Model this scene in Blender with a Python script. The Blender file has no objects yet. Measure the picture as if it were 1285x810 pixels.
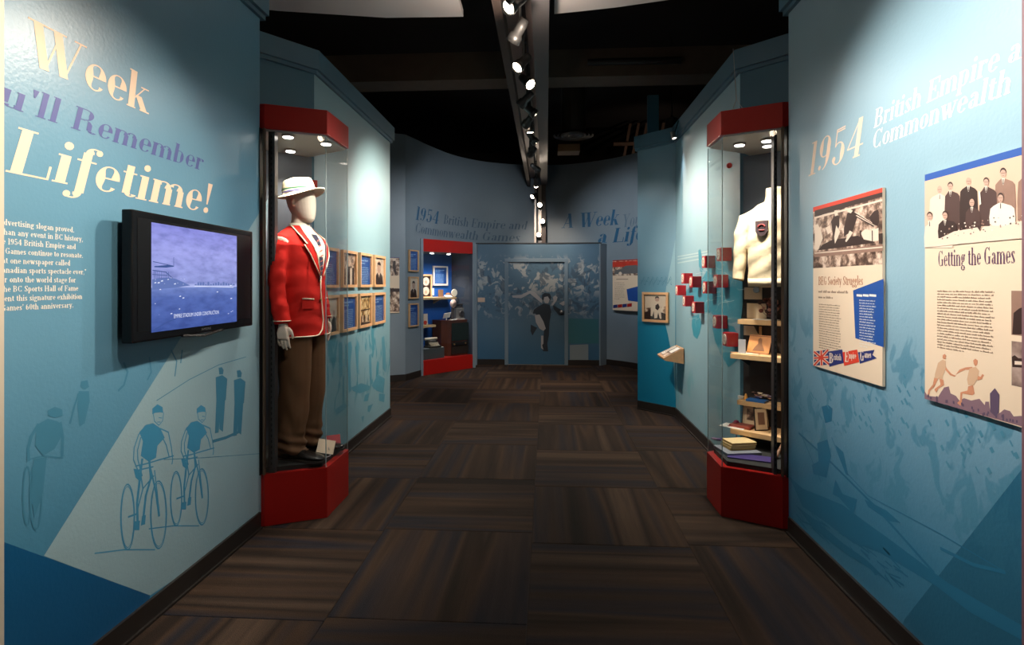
import bpy, bmesh, math, random
from mathutils import Vector, Matrix
random.seed(7)
R = math.radians
# ------------------------------------------------------------------ camera, world, light, exposure
TH = math.atan(43/695.0); F = 695.0; EYE = 1.5; CX = 642.5; CY = 356.0
ST, CT = math.sin(TH), math.cos(TH)
sc = bpy.context.scene
COL = sc.collection
cam_d = bpy.data.cameras.new('camera'); cam = bpy.data.objects.new('camera', cam_d); COL.objects.link(cam)
cam.location = (0, 0, EYE); cam.rotation_euler = (R(90), 0, TH)
cam_d.sensor_width = 36; cam_d.lens = 36*F/1285; cam_d.shift_y = -(405-CY)/1285.0; cam_d.clip_start = .05
sc.camera = cam
sc.view_settings.view_transform = 'Standard'; sc.view_settings.look = 'None'
sc.view_settings.exposure = 0.0; sc.view_settings.gamma = 1.0; sc.view_settings.use_curve_mapping = False
w = bpy.data.worlds.new('world'); sc.world = w; w.use_nodes = True
w.node_tree.nodes['Background'].inputs[0].default_value = (.5, .6, .75, 1)
w.node_tree.nodes['Background'].inputs[1].default_value = 0.03
sc.cycles.max_bounces = 7; sc.cycles.transparent_max_bounces = 12; sc.cycles.sample_clamp_indirect = 3.0
sc.cycles.caustics_reflective = False; sc.cycles.caustics_refractive = False
WARM = (1, .82, .66); NEUT = (1, .94, .87); COOL = (.9, .95, 1)
TX = -.17; TZ = 3.16                      # the lighting track
# y on the track, target, watts, cone, colour, z (None = track height)
SPOTS = [
 (0.95, (-1.757, 1.50, 1.95), 230, 50, WARM),
 (1.75, (-1.757, 2.5, 1.1), 70, 72, NEUT),
 (4.13, (-1.757, 2.7, 1.0), 90, 66, NEUT),
 (4.52, (1.46, 2.6, 1.1), 90, 62, NEUT),
 (1.15, (1.46, 1.95, 2.0), 240, 60, NEUT),
 (2.95, (1.46, 2.15, 1.60), 200, 66, NEUT),
 (9.3, (-.1, 4.2, 1.4), 210, 84, WARM),
 (3.08, (-1.62, 3.62, 1.75), 280, 20, NEUT),  # added to light the mannequin's face through the glass
 (2.75, (1.47, 3.88, 0.95), 240, 20, WARM),  # added to brighten the contents of the right case
 (4.95, (-1.757, 5.75, 1.85), 480, 72, WARM),
 (3.25, (-1.757, 1.80, 1.30), 215, 62, WARM),
 (3.60, (-1.757, 4.9, 1.1), 100, 66, NEUT),
 (5.25, (1.46, 5.45, 1.80), 360, 74, WARM),
 (5.60, (-2.10, 8.6, 1.6), 200, 60, COOL),
 (6.25, (1.25, 6.5, 1.3), 60, 80, NEUT),
 (6.95, (-1.5, 10.0, 2.2), 120, 75, COOL),
 (7.90, (1.5, 9.9, 2.1), 150, 75, COOL),
 (8.95, (0, 10.2, 2.2), 110, 60, WARM),
 (6.6, (-.2, 8.6, 0), 300, 66, WARM),
 (5.75, (-.1, 5.9, 0), 110, 74, WARM),  # added to brighten the carpet in mid corridor
]
def spot(name, loc, target, watts, cone, col, blend=.9, rad=.04, parent=None):
    l = bpy.data.lights.new(name, 'SPOT'); l.energy = watts; l.spot_size = R(cone); l.spot_blend = blend
    l.color = col; l.shadow_soft_size = rad
    o = bpy.data.objects.new(name, l); COL.objects.link(o); o.location = loc
    o.rotation_euler = (Vector(target)-Vector(loc)).to_track_quat('-Z', 'Y').to_euler()
    return o
for i, (y, t, wt, cone, c_) in enumerate(SPOTS):
    d = (Vector(t)-Vector((TX, y, TZ))).normalized()
    spot('track_spot', Vector((TX, y, TZ))+d*.15, t, wt, cone, c_, blend=1.0)

# ------------------------------------------------------------------ picture geometry -> places on real surfaces
def rayd(px, py):
    dx = (px-CX)/F; return Vector((-ST+dx*CT, CT+dx*ST, (CY-py)/F))
def P(px, py, d): return Vector((0, 0, EYE))+rayd(px, py)*d
def onX(px, py, X): r = rayd(px, py); return Vector((0, 0, EYE))+r*(X/r.x)
def onplane(px, py, p0, n):
    r = rayd(px, py); o = Vector((0, 0, EYE)); return o+r*((Vector(p0)-o).dot(Vector(n))/r.dot(Vector(n)))
XL, XR = -1.757, 1.46

# ------------------------------------------------------------------ mesh helpers
class MB:
    def __init__(s): s.v = []; s.f = []
    def add(s, vs, fs):
        b = len(s.v); s.v += [tuple(v) for v in vs]; s.f += [tuple(b+i for i in f) for f in fs]; return s
    def box(s, x0, x1, y0, y1, z0, z1, M=None):
        vs = [Vector((x, y, z)) for z in (z0, z1) for y in (y0, y1) for x in (x0, x1)]
        if M is not None: vs = [M @ v for v in vs]
        return s.add(vs, [(0, 2, 3, 1), (4, 5, 7, 6), (0, 1, 5, 4), (2, 6, 7, 3), (0, 4, 6, 2), (1, 3, 7, 5)])
    def prism(s, poly, z0, z1, M=None):
        n = len(poly); vs = [Vector((x, y, z0)) for x, y in poly]+[Vector((x, y, z1)) for x, y in poly]
        if M is not None: vs = [M @ v for v in vs]
        return s.add(vs, [tuple(range(n))[::-1], tuple(range(n, 2*n))]+[(i, (i+1) % n, n+(i+1) % n, n+i) for i in range(n)])
    def loft(s, rings, cap=True, closed=True):
        n = len(rings[0]); vs = [p for r in rings for p in r]; fs = []
        for k in range(len(rings)-1):
            for i in range(n if closed else n-1):
                j = (i+1) % n; fs.append((k*n+i, k*n+j, (k+1)*n+j, (k+1)*n+i))
        if cap and closed: fs += [tuple(range(n))[::-1], tuple(range((len(rings)-1)*n, len(rings)*n))]
        return s.add(vs, fs)
    def lathe(s, prof, n=24, M=None, cap=True):
        rings = [[Vector((r*math.cos(2*math.pi*i/n), r*math.sin(2*math.pi*i/n), z)) for i in range(n)] for r, z in prof]
        if M is not None: rings = [[M @ p for p in r] for r in rings]
        return s.loft(rings, cap)
    def tube(s, pts, rad, n=8, closed=False):
        pts = [Vector(p) for p in pts]; rings = []; m = len(pts)
        rr = rad if isinstance(rad, (list, tuple)) else [rad]*m; prev = None
        for i, p in enumerate(pts):
            if closed: t = pts[(i+1) % m]-pts[i-1]
            else: t = pts[min(i+1, m-1)]-pts[max(i-1, 0)]
            t.normalize()
            a = prev if prev is not None else (Vector((0, 0, 1)) if abs(t.z) < .9 else Vector((1, 0, 0)))
            u = (a-t*a.dot(t)).normalized(); prev = u; v = t.cross(u)
            rings.append([p+(u*math.cos(2*math.pi*k/n)+v*math.sin(2*math.pi*k/n))*rr[i] for k in range(n)])
        if closed: rings.append(rings[0]); return s.loft(rings, False)
        return s.loft(rings)
    def ball(s, c, r, n=12, m=8, sc3=(1, 1, 1)):
        c = Vector(c)
        rings = [[c+Vector((math.sin(math.pi*k/m)*math.cos(2*math.pi*i/n)*sc3[0], math.sin(math.pi*k/m)*math.sin(2*math.pi*i/n)*sc3[1], -math.cos(math.pi*k/m)*sc3[2]))*r for i in range(n)] for k in [.15]+list(range(1, m))+[m-.15]]
        return s.loft(rings)
    def poly(s, pts): return s.add(pts, [tuple(range(len(pts)))])
def finish(o, parent, M0=None):
    if parent is not None:
        o.parent = parent
        if parent.type == 'EMPTY' and M0 != 'local':
            o.matrix_parent_inverse = Matrix.LocRotScale(parent.location, parent.rotation_euler, None).inverted()
def obj(name, mb, mat, parent=None, smooth=False, local=False, recenter=None, solid=0, bevel=0, sub=0):
    me = bpy.data.meshes.new(name)
    vs = [Vector(v) for v in mb.v]; off = Vector((0, 0, 0))
    if len(mb.f) > 1 and parent is not None and sum(len(f) for f in mb.f) == len(vs):     # ink layers of a flat print never share one plane
        for i, f in enumerate(mb.f):
            a, b_, c_ = vs[f[0]], vs[f[1]], vs[f[2]]; n = (b_-a).cross(c_-b_)
            if n.length < 1e-12: continue
            n.normalize()
            if local: n = (n if n.z > 0 else -n)*.12
            else: n = (n if n.dot(Vector((0, 0, EYE))-a) > 0 else -n)*.25
            for k in f: vs[k] = vs[k]+n*((i % 30)*1.6e-5)
    if parent is None and recenter is not False:
        xs = [v.x for v in vs]; ys = [v.y for v in vs]; zs = [v.z for v in vs]
        off = Vector(((min(xs)+max(xs))/2, (min(ys)+max(ys))/2, min(zs))); vs = [v-off for v in vs]
    me.from_pydata([tuple(v) for v in vs], [], mb.f)
    bm = bmesh.new(); bm.from_mesh(me); bmesh.ops.recalc_face_normals(bm, faces=bm.faces)
    if bevel:
        bmesh.ops.remove_doubles(bm, verts=bm.verts, dist=1e-5)
        bmesh.ops.bevel(bm, geom=[e for e in bm.edges if e.calc_face_angle(0) > .5], offset=bevel, segments=2, affect='EDGES', profile=.7)
    bm.to_mesh(me); bm.free()
    if mat: me.materials.append(mat)
    if smooth: me.polygons.foreach_set('use_smooth', [True]*len(me.polygons))
    o = bpy.data.objects.new(name, me); COL.objects.link(o); o.location = off
    finish(o, parent, 'local' if local else None)
    if sub:
        m = o.modifiers.new('s', 'SUBSURF'); m.levels = m.render_levels = sub
    return o
def tag(o, label=None, cat=None, group=None, kind=None):
    if label: o['label'] = label
    if cat: o['category'] = cat
    if group: o['group'] = group
    if kind: o['kind'] = kind
    return o
def thing(name, label, cat, loc=(0, 0, 0), rot=(0, 0, 0), group=None):
    o = bpy.data.objects.new(name, None); COL.objects.link(o); o.empty_display_size = .1
    o.location = loc; o.rotation_euler = rot; return tag(o, label, cat, group)
def struct(name, mb, mat, **k): return tag(obj(name, mb, mat, recenter=False, **k), kind='structure')
def copy_tree(o, parent=None):
    c = o.copy(); COL.objects.link(c)
    if parent is not None: c.parent = parent
    for ch in list(o.children): copy_tree(ch, c)
    return c
def remeshed(name, mb, mat, parent, voxel, local=True, smooth_it=4, disp=None):
    """fuse overlapping closed volumes into ONE continuous surface"""
    o = obj(name, mb, mat, parent, local=local)
    m = o.modifiers.new('r', 'REMESH'); m.mode = 'VOXEL'; m.voxel_size = voxel; m.use_smooth_shade = True
    if smooth_it:
        m = o.modifiers.new('sm', 'SMOOTH'); m.iterations = smooth_it; m.factor = .5
    dg = bpy.context.evaluated_depsgraph_get(); me = bpy.data.meshes.new_from_object(o.evaluated_get(dg))
    o.modifiers.clear(); o.data = me; me.name = name
    if disp:
        pn = [(v.co.copy(), v.normal.copy()) for v in me.vertices]; fl_ = []
        for p, n in pn: fl_ += disp(p, n)[:]
        me.vertices.foreach_set('co', fl_); me.update()
    me.polygons.foreach_set('use_smooth', [True]*len(me.polygons))
    if not me.materials: me.materials.append(mat)
    return o

# ------------------------------------------------------------------ materials
MATS = {}
def mat(name, col, rough=.6, metal=0, noise=0, nscale=8, emit=0, bump=0, spec=.5, coat=0):
    if name in MATS: return MATS[name]
    m = bpy.data.materials.new(name); m.use_nodes = True; nt = m.node_tree; b = nt.nodes['Principled BSDF']
    b.inputs['Base Color'].default_value = (*col, 1); b.inputs['Roughness'].default_value = rough; b.inputs['Metallic'].default_value = metal
    b.inputs['Specular IOR Level'].default_value = spec
    if coat: b.inputs['Coat Weight'].default_value = coat; b.inputs['Coat Roughness'].default_value = .15
    if noise or bump:
        tc = nt.nodes.new('ShaderNodeTexCoord'); n = nt.nodes.new('ShaderNodeTexNoise'); n.inputs['Scale'].default_value = nscale; n.inputs['Detail'].default_value = 5
        nt.links.new(tc.outputs['Object'], n.inputs['Vector'])
        if noise:
            r = nt.nodes.new('ShaderNodeMapRange'); r.inputs['To Min'].default_value = 1-noise; r.inputs['To Max'].default_value = 1+noise
            nt.links.new(n.outputs['Fac'], r.inputs['Value'])
            mx = nt.nodes.new('ShaderNodeVectorMath'); mx.operation = 'SCALE'; mx.inputs[0].default_value = col
            nt.links.new(r.outputs['Result'], mx.inputs['Scale']); nt.links.new(mx.outputs[0], b.inputs['Base Color'])
        if bump:
            bp = nt.nodes.new('ShaderNodeBump'); bp.inputs['Strength'].default_value = bump; bp.inputs['Distance'].default_value = .01
            nt.links.new(n.outputs['Fac'], bp.inputs['Height']); nt.links.new(bp.outputs['Normal'], b.inputs['Normal'])
    if emit:
        b.inputs['Emission Color'].default_value = (*col, 1); b.inputs['Emission Strength'].default_value = emit
    MATS[name] = m; return m
def ramp(nt, src, stops):
    r = nt.nodes.new('ShaderNodeValToRGB'); e = r.color_ramp.elements
    while len(e) < len(stops): e.new(.5)
    for k, (p, c) in enumerate(stops): e[k].position = p; e[k].color = (*c, 1)
    nt.links.new(src, r.inputs['Fac']); return r
def wallmat(name, base, dark=None, crowd=None, rough=.38, grad=None):
    """painted/printed wall film. crowd = (z0, z1, colour, scale, amount): printed brushy crowd between two heights. grad = colour wash by height: printed, on right_wall_print painted light."""
    m = bpy.data.materials.new(name); m.use_nodes = True; nt = m.node_tree; b = nt.nodes['Principled BSDF']; L = nt.links.new
    tc = nt.nodes.new('ShaderNodeTexCoord'); sx = nt.nodes.new('ShaderNodeSeparateXYZ'); L(tc.outputs['Object'], sx.inputs[0])
    n = nt.nodes.new('ShaderNodeTexNoise'); n.inputs['Scale'].default_value = 1.3; n.inputs['Detail'].default_value = 4; L(tc.outputs['Object'], n.inputs['Vector'])
    col = ramp(nt, n.outputs['Fac'], [(.3, tuple(c*.93 for c in base)), (.7, tuple(c*1.06 for c in base))]).outputs['Color']
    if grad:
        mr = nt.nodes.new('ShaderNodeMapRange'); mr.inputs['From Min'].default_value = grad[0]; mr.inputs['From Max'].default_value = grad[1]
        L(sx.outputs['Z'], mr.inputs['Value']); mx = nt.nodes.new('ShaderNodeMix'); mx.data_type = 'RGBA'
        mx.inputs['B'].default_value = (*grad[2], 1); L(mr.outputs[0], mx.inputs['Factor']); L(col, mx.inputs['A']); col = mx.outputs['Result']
    for cw in (crowd or []):
        z0, z1, cc, s_, amt = cw[:5]; vs_ = cw[5] if len(cw) > 5 else .42
        mp = nt.nodes.new('ShaderNodeMapping'); mp.inputs['Scale'].default_value = (1.0, 1.0, vs_); L(tc.outputs['Object'], mp.inputs['Vector'])
        n2 = nt.nodes.new('ShaderNodeTexNoise'); n2.inputs['Scale'].default_value = s_; n2.inputs['Detail'].default_value = 2.5; n2.inputs['Roughness'].default_value = .62; n2.inputs['Distortion'].default_value = .8; L(mp.outputs[0], n2.inputs['Vector'])
        n3 = nt.nodes.new('ShaderNodeTexNoise'); n3.inputs['Scale'].default_value = s_*.22; L(tc.outputs['Object'], n3.inputs['Vector'])
        ad = nt.nodes.new('ShaderNodeMath'); ad.operation = 'MULTIPLY_ADD'; L(n3.outputs['Fac'], ad.inputs[0]); ad.inputs[1].default_value = .55; L(n2.outputs['Fac'], ad.inputs[2])
        r = ramp(nt, ad.outputs[0], [(.80, (0, 0, 0)), (.86, (1, 1, 1))])
        a = nt.nodes.new('ShaderNodeMapRange'); a.interpolation_type = 'SMOOTHSTEP'; a.inputs['From Min'].default_value = z0-.12; a.inputs['From Max'].default_value = z0+.12; L(sx.outputs['Z'], a.inputs['Value'])
        a2 = nt.nodes.new('ShaderNodeMapRange'); a2.interpolation_type = 'SMOOTHSTEP'; a2.inputs['From Min'].default_value = z1+.12; a2.inputs['From Max'].default_value = z1-.12; L(sx.outputs['Z'], a2.inputs['Value'])
        q = nt.nodes.new('ShaderNodeMath'); q.operation = 'MULTIPLY'; L(a.outputs[0], q.inputs[0]); L(a2.outputs[0], q.inputs[1])
        q2 = nt.nodes.new('ShaderNodeMath'); q2.operation = 'MULTIPLY'; L(q.outputs[0], q2.inputs[0]); L(r.outputs['Color'], q2.inputs[1])
        q3 = nt.nodes.new('ShaderNodeMath'); q3.operation = 'MULTIPLY'; L(q2.outputs[0], q3.inputs[0]); q3.inputs[1].default_value = amt
        mx = nt.nodes.new('ShaderNodeMix'); mx.data_type = 'RGBA'; L(q3.outputs[0], mx.inputs['Factor']); L(col, mx.inputs['A']); mx.inputs['B'].default_value = (*cc, 1); col = mx.outputs['Result']
    L(col, b.inputs['Base Color']); b.inputs['Roughness'].default_value = rough; b.inputs['Specular IOR Level'].default_value = .55
    nb = nt.nodes.new('ShaderNodeTexNoise'); nb.inputs['Scale'].default_value = 70; nb.inputs['Detail'].default_value = 3; L(tc.outputs['Object'], nb.inputs['Vector'])
    bp = nt.nodes.new('ShaderNodeBump'); bp.inputs['Strength'].default_value = .18; bp.inputs['Distance'].default_value = .004; L(nb.outputs['Fac'], bp.inputs['Height']); L(bp.outputs['Normal'], b.inputs['Normal'])
    MATS[name] = m; return m
def photomat(name, tones, scale=14, stretch=(1, 1, 1), rough=.4, bands=None):
    """printed photograph: blotchy tones from dark to light"""
    m = bpy.data.materials.new(name); m.use_nodes = True; nt = m.node_tree; b = nt.nodes['Principled BSDF']; L = nt.links.new
    tc = nt.nodes.new('ShaderNodeTexCoord'); mp = nt.nodes.new('ShaderNodeMapping'); mp.inputs['Scale'].default_value = stretch; L(tc.outputs['Object'], mp.inputs[0])
    n = nt.nodes.new('ShaderNodeTexNoise'); n.inputs['Scale'].default_value = scale; n.inputs['Detail'].default_value = 4; n.inputs['Roughness'].default_value = .6; L(mp.outputs[0], n.inputs['Vector'])
    k = len(tones); r = ramp(nt, n.outputs['Fac'], [(.36+.28*i/(k-1), t) for i, t in enumerate(tones)])
    L(r.outputs['Color'], b.inputs['Base Color']); b.inputs['Roughness'].default_value = rough; MATS[name] = m; return m
def carpetmat():
    m = bpy.data.materials.new('carpet'); m.use_nodes = True; nt = m.node_tree; b = nt.nodes['Principled BSDF']; L = nt.links.new
    tc = nt.nodes.new('ShaderNodeTexCoord'); oi = nt.nodes.new('ShaderNodeObjectInfo')
    ml = nt.nodes.new('ShaderNodeMath'); ml.operation = 'MULTIPLY'; ml.inputs[1].default_value = 211.0; L(oi.outputs['Random'], ml.inputs[0])
    cb = nt.nodes.new('ShaderNodeCombineXYZ'); L(ml.outputs[0], cb.inputs[0]); L(ml.outputs[0], cb.inputs[1])
    ad = nt.nodes.new('ShaderNodeVectorMath'); L(tc.outputs['Object'], ad.inputs[0]); L(cb.outputs[0], ad.inputs[1])
    mp = nt.nodes.new('ShaderNodeMapping'); mp.inputs['Scale'].default_value = (1, .045, 1); L(ad.outputs[0], mp.inputs[0])
    n1 = nt.nodes.new('ShaderNodeTexNoise'); n1.inputs['Scale'].default_value = 2.9; n1.inputs['Detail'].default_value = 2; L(mp.outputs[0], n1.inputs['Vector'])
    n2 = nt.nodes.new('ShaderNodeTexNoise'); n2.inputs['Scale'].default_value = 24; n2.inputs['Detail'].default_value = 3; n2.inputs['Roughness'].default_value = .7; L(mp.outputs[0], n2.inputs['Vector'])
    r1 = ramp(nt, n1.outputs['Fac'], [(.34, (.013, .008, .006)), (.42, (.038, .022, .014)), (.47, (.018, .017, .023)), (.53, (.055, .031, .018)), (.58, (.021, .013, .009)), (.66, (.074, .046, .030))])
    r1.color_ramp.interpolation = 'LINEAR'
    r2 = ramp(nt, n2.outputs['Fac'], [(.35, (.82, .82, .82)), (.65, (1.18, 1.15, 1.12))])
    mx = nt.nodes.new('ShaderNodeMix'); mx.data_type = 'RGBA'; mx.blend_type = 'MULTIPLY'; mx.inputs['Factor'].default_value = 1; L(r1.outputs[0], mx.inputs['A']); L(r2.outputs[0], mx.inputs['B'])
    n3 = nt.nodes.new('ShaderNodeTexNoise'); n3.inputs['Scale'].default_value = 260; n3.inputs['Detail'].default_value = 2; L(tc.outputs['Object'], n3.inputs['Vector'])
    r3 = ramp(nt, n3.outputs['Fac'], [(.3, (.6, .6, .6)), (.7, (1.4, 1.4, 1.4))])
    m2 = nt.nodes.new('ShaderNodeMix'); m2.data_type = 'RGBA'; m2.blend_type = 'MULTIPLY'; m2.inputs['Factor'].default_value = 1; L(mx.outputs['Result'], m2.inputs['A']); L(r3.outputs[0], m2.inputs['B'])
    L(m2.outputs['Result'], b.inputs['Base Color']); b.inputs['Roughness'].default_value = .85; b.inputs['Specular IOR Level'].default_value = .2
    bp = nt.nodes.new('ShaderNodeBump'); bp.inputs['Strength'].default_value = .6; bp.inputs['Distance'].default_value = .006; L(n3.outputs['Fac'], bp.inputs['Height']); L(bp.outputs['Normal'], b.inputs['Normal'])
    return m
def glassmat():
    m = bpy.data.materials.new('case_glass'); m.use_nodes = True; nt = m.node_tree; L = nt.links.new
    nt.nodes.remove(nt.nodes['Principled BSDF']); out = nt.nodes['Material Output']
    t = nt.nodes.new('ShaderNodeBsdfTransparent'); t.inputs[0].default_value = (.955, .97, .97, 1)
    g = nt.nodes.new('ShaderNodeBsdfGlossy'); g.inputs['Roughness'].default_value = .02
    fr = nt.nodes.new('ShaderNodeFresnel'); fr.inputs['IOR'].default_value = 1.5; mx = nt.nodes.new('ShaderNodeMixShader')
    lw = nt.nodes.new('ShaderNodeLayerWeight'); pw = nt.nodes.new('ShaderNodeMath'); pw.operation = 'POWER'; pw.inputs[1].default_value = 5; L(lw.outputs['Facing'], pw.inputs[0])
    ma = nt.nodes.new('ShaderNodeMath'); ma.operation = 'MULTIPLY_ADD'; ma.inputs[1].default_value = .5; ma.inputs[2].default_value = .035; L(pw.outputs[0], ma.inputs[0])
    L(ma.outputs[0], mx.inputs[0]); L(t.outputs[0], mx.inputs[1]); L(g.outputs[0], mx.inputs[2]); L(mx.outputs[0], out.inputs[0]); return m
GLASS = glassmat(); CARPET = carpetmat()
RED = mat('red_lacquer', (.40, .010, .007), .35, noise=.06); BLACK = mat('black_metal', (.012, .012, .013), .45)
WOOD = mat('pale_wood', (.62, .36, .18), .5, noise=.18, nscale=20); CREAM = mat('cream_print', (.82, .64, .46), .5, noise=.03)
WHITE = mat('white_print', (.8, .78, .72), .5); PBLUE = mat('royal_blue_print', (.012, .075, .32), .45, noise=.05)
DKBLUE = mat('navy_print', (.02, .03, .16), .45); BASEB = mat('black_baseboard', (.018, .014, .012), .4)
PANELGREY = mat('case_lining_grey', (.13, .15, .19), .6, noise=.05); BRASS = mat('brass', (.55, .33, .12), .35, metal=.8)
INK = mat('brown_ink', (.24, .16, .11), .6); STEEL = mat('brushed_steel', (.45, .42, .40), .35, metal=.9)
BROWNMETAL = mat('bronze_standard', (.20, .12, .08), .35, metal=.7)

# ------------------------------------------------------------------ Didone lettering (stroke model: thick verticals, hairline horizontals)
def glyphs():
    C = .70; X = .47; G = {}
    def S(x, a, b): return ('S', x, a, b)
    def H(a, b, y): return ('H', a, b, y)
    def A(*k): return ('A',)+k
    def D(*k): return ('D',)+k
    def O(*k): return ('O',)+k
    b0 = .012; T = C-.012; x1 = X-.012
    G['a'] = (.48, [A(.225, .345, .115, .115, 0, 150), O(.14, .385, .05), S(.335, .03, .35), A(.215, .135, .12, .13, 75, 330), A(.405, .06, .07, .05, 180, 330)])
    G['b'] = (.50, [S(.12, 0, .72), H(.02, .12, .71), A(.245, .24, .155, .235, -125, 125)])
    G['c'] = (.42, [A(.235, .24, .16, .235, 45, 320), O(.335, .36, .05)])
    G['d'] = (.52, [S(.38, 0, .72), H(.28, .38, .71), H(.38, .49, b0), A(.255, .24, .155, .235, 55, 305)])
    G['e'] = (.44, [A(.23, .24, .16, .235, 0, 320), H(.08, .40, .25)])
    G['f'] = (.33, [S(.14, 0, .60), A(.24, .60, .10, .11, 50, 180), O(.30, .65, .05), H(.02, .29, x1), H(.03, .26, b0)])
    G['g'] = (.47, [A(.21, .31, .13, .165, 0, 360), A(.21, -.09, .17, .11, 0, 360), A(.16, .08, .08, .08, 90, 270), O(.40, .43, .045)])
    G['h'] = (.54, [S(.12, 0, .72), H(.02, .12, .71), H(.02, .22, b0), A(.265, .33, .135, .145, 0, 150), S(.40, 0, .34), H(.30, .51, b0)])
    G['i'] = (.27, [S(.13, 0, X), H(.02, .13, x1), H(.02, .24, b0), O(.13, .635, .068)])
    G['j'] = (.27, [S(.13, -.1, X), H(.02, .13, x1), A(.04, -.1, .09, .1, 210, 360), O(.13, .635, .068)])
    G['k'] = (.54, [S(.12, 0, .72), H(.02, .12, .71), H(.02, .22, b0), D(.17, .19, .40, .46, 0), D(.27, .27, .43, .0, 1), H(.31, .50, x1), H(.32, .55, b0)])
    G['l'] = (.27, [S(.13, 0, .72), H(.02, .13, .71), H(.02, .24, b0)])
    G['m'] = (.81, [S(.12, 0, X), H(.02, .12, x1), H(.02, .22, b0), A(.265, .33, .135, .145, 0, 150), S(.40, 0, .34), H(.31, .49, b0), A(.545, .33, .135, .145, 0, 150), S(.68, 0, .34), H(.59, .79, b0)])
    G['n'] = (.54, [S(.12, 0, X), H(.02, .12, x1), H(.02, .22, b0), A(.265, .33, .135, .145, 0, 150), S(.40, 0, .34), H(.30, .51, b0)])
    G['o'] = (.47, [A(.235, .235, .165, .235, 0, 360)])
    G['p'] = (.51, [S(.12, -.22, X), H(.02, .12, x1), H(.02, .24, -.21), A(.25, .235, .155, .235, -125, 125)])
    G['q'] = (.51, [S(.38, -.22, X), H(.28, .5, -.21), A(.255, .235, .155, .235, 55, 305)])
    G['r'] = (.39, [S(.12, 0, X), H(.02, .12, x1), H(.02, .24, b0), A(.25, .35, .11, .11, 60, 180), O(.32, .40, .052)])
    G['s'] = (.39, [A(.195, .355, .115, .11, 30, 215), D(.13, .33, .26, .14, 1), A(.195, .115, .115, .11, 215, 395), D(.30, .46, .30, .36, 0), D(.085, .0, .085, .1, 0)])
    G['t'] = (.32, [S(.14, .06, .60), H(.02, .28, x1), A(.23, .08, .075, .075, 180, 340)])
    G['u'] = (.54, [S(.12, .12, X), H(.02, .12, x1), A(.26, .12, .13, .115, 200, 350), S(.40, 0, X), H(.30, .40, x1), H(.40, .51, b0)])
    G['v'] = (.50, [D(.11, X, .26, 0, 1), D(.40, X, .27, 0, 0), H(.0, .22, x1), H(.32, .49, x1)])
    G['w'] = (.72, [D(.11, X, .24, 0, 1), D(.37, X, .25, 0, 0), D(.35, X, .48, 0, 1), D(.63, X, .50, 0, 0), H(0, .22, x1), H(.54, .71, x1)])
    G['x'] = (.50, [D(.11, X, .37, 0, 1), D(.38, X, .11, 0, 0), H(0, .22, x1), H(.3, .48, x1), H(.02, .2, b0), H(.27, .5, b0)])
    G['y'] = (.50, [D(.11, X, .26, 0, 1), D(.40, X, .20, -.18, 0), H(.0, .22, x1), H(.32, .49, x1), O(.15, -.16, .045)])
    G['z'] = (.42, [H(.04, .38, x1), D(.33, X, .09, 0, 1), H(.04, .38, b0)])
    G['A'] = (.70, [D(.35, C, .12, 0, 0), D(.33, C, .55, 0, 1), H(.20, .50, .22), H(.02, .22, b0), H(.42, .68, b0)])
    G['B'] = (.62, [S(.15, 0, C), H(.03, .32, T), H(.03, .34, b0), H(.15, .32, .37), A(.32, .53, .15, .165, -90, 90), A(.33, .19, .18, .185, -90, 90)])
    G['C'] = (.64, [A(.33, .35, .24, .345, 40, 320), D(.53, .70, .53, .52, 0), D(.53, .0, .53, .18, 0)])
    G['D'] = (.68, [S(.15, 0, C), H(.03, .34, T), H(.03, .34, b0), A(.33, .35, .25, .345, -90, 90)])
    G['E'] = (.60, [S(.15, 0, C), H(.03, .52, T), H(.03, .54, b0), H(.15, .38, .36), D(.52, C, .52, .5, 0), D(.54, 0, .54, .2, 0), D(.38, .45, .38, .27, 0)])
    G['F'] = (.56, [S(.15, 0, C), H(.03, .52, T), H(.03, .28, b0), H(.15, .38, .36), D(.52, C, .52, .5, 0), D(.38, .45, .38, .27, 0)])
    G['G'] = (.68, [A(.33, .35, .24, .345, 45, 310), D(.52, .70, .52, .53, 0), S(.52, .03, .30), H(.40, .63, .30)])
    G['H'] = (.74, [S(.15, 0, C), S(.57, 0, C), H(.15, .57, .36), H(.03, .27, T), H(.03, .27, b0), H(.45, .69, T), H(.45, .69, b0)])
    G['I'] = (.34, [S(.16, 0, C), H(.04, .28, T), H(.04, .28, b0)])
    G['L'] = (.58, [S(.15, 0, C), H(.03, .28, T), H(.03, .54, b0), D(.54, 0, .54, .22, 0)])
    G['R'] = (.68, [S(.15, 0, C), H(.03, .33, T), H(.03, .27, b0), H(.15, .33, .36), A(.33, .53, .16, .165, -90, 90), S(.47, .08, .28), A(.39, .28, .08, .08, 0, 90), A(.57, .07, .08, .06, 180, 340)])
    G['S'] = (.54, [A(.27, .52, .17, .17, 30, 215), D(.17, .48, .37, .2, 1), A(.27, .18, .17, .17, 215, 395), D(.44, .70, .44, .52, 0), D(.1, .0, .1, .18, 0)])
    G['T'] = (.62, [S(.31, 0, C), H(.05, .57, T), H(.19, .43, b0), D(.05, C, .05, .5, 0), D(.57, C, .57, .5, 0)])
    G['V'] = (.68, [D(.14, C, .35, 0, 1), D(.56, C, .36, 0, 0), H(.0, .28, T), H(.45, .67, T)])
    G['W'] = (.98, [D(.15, C, .33, 0, 1), D(.53, C, .34, 0, 0), D(.47, C, .65, 0, 1), D(.88, C, .66, 0, 0), H(.0, .62, T), H(.76, .98, T)])
    G['Y'] = (.66, [D(.14, C, .33, .3, 1), D(.55, C, .34, .3, 0), S(.33, 0, .32), H(.0, .27, T), H(.44, .65, T), H(.21, .45, b0)])
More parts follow.
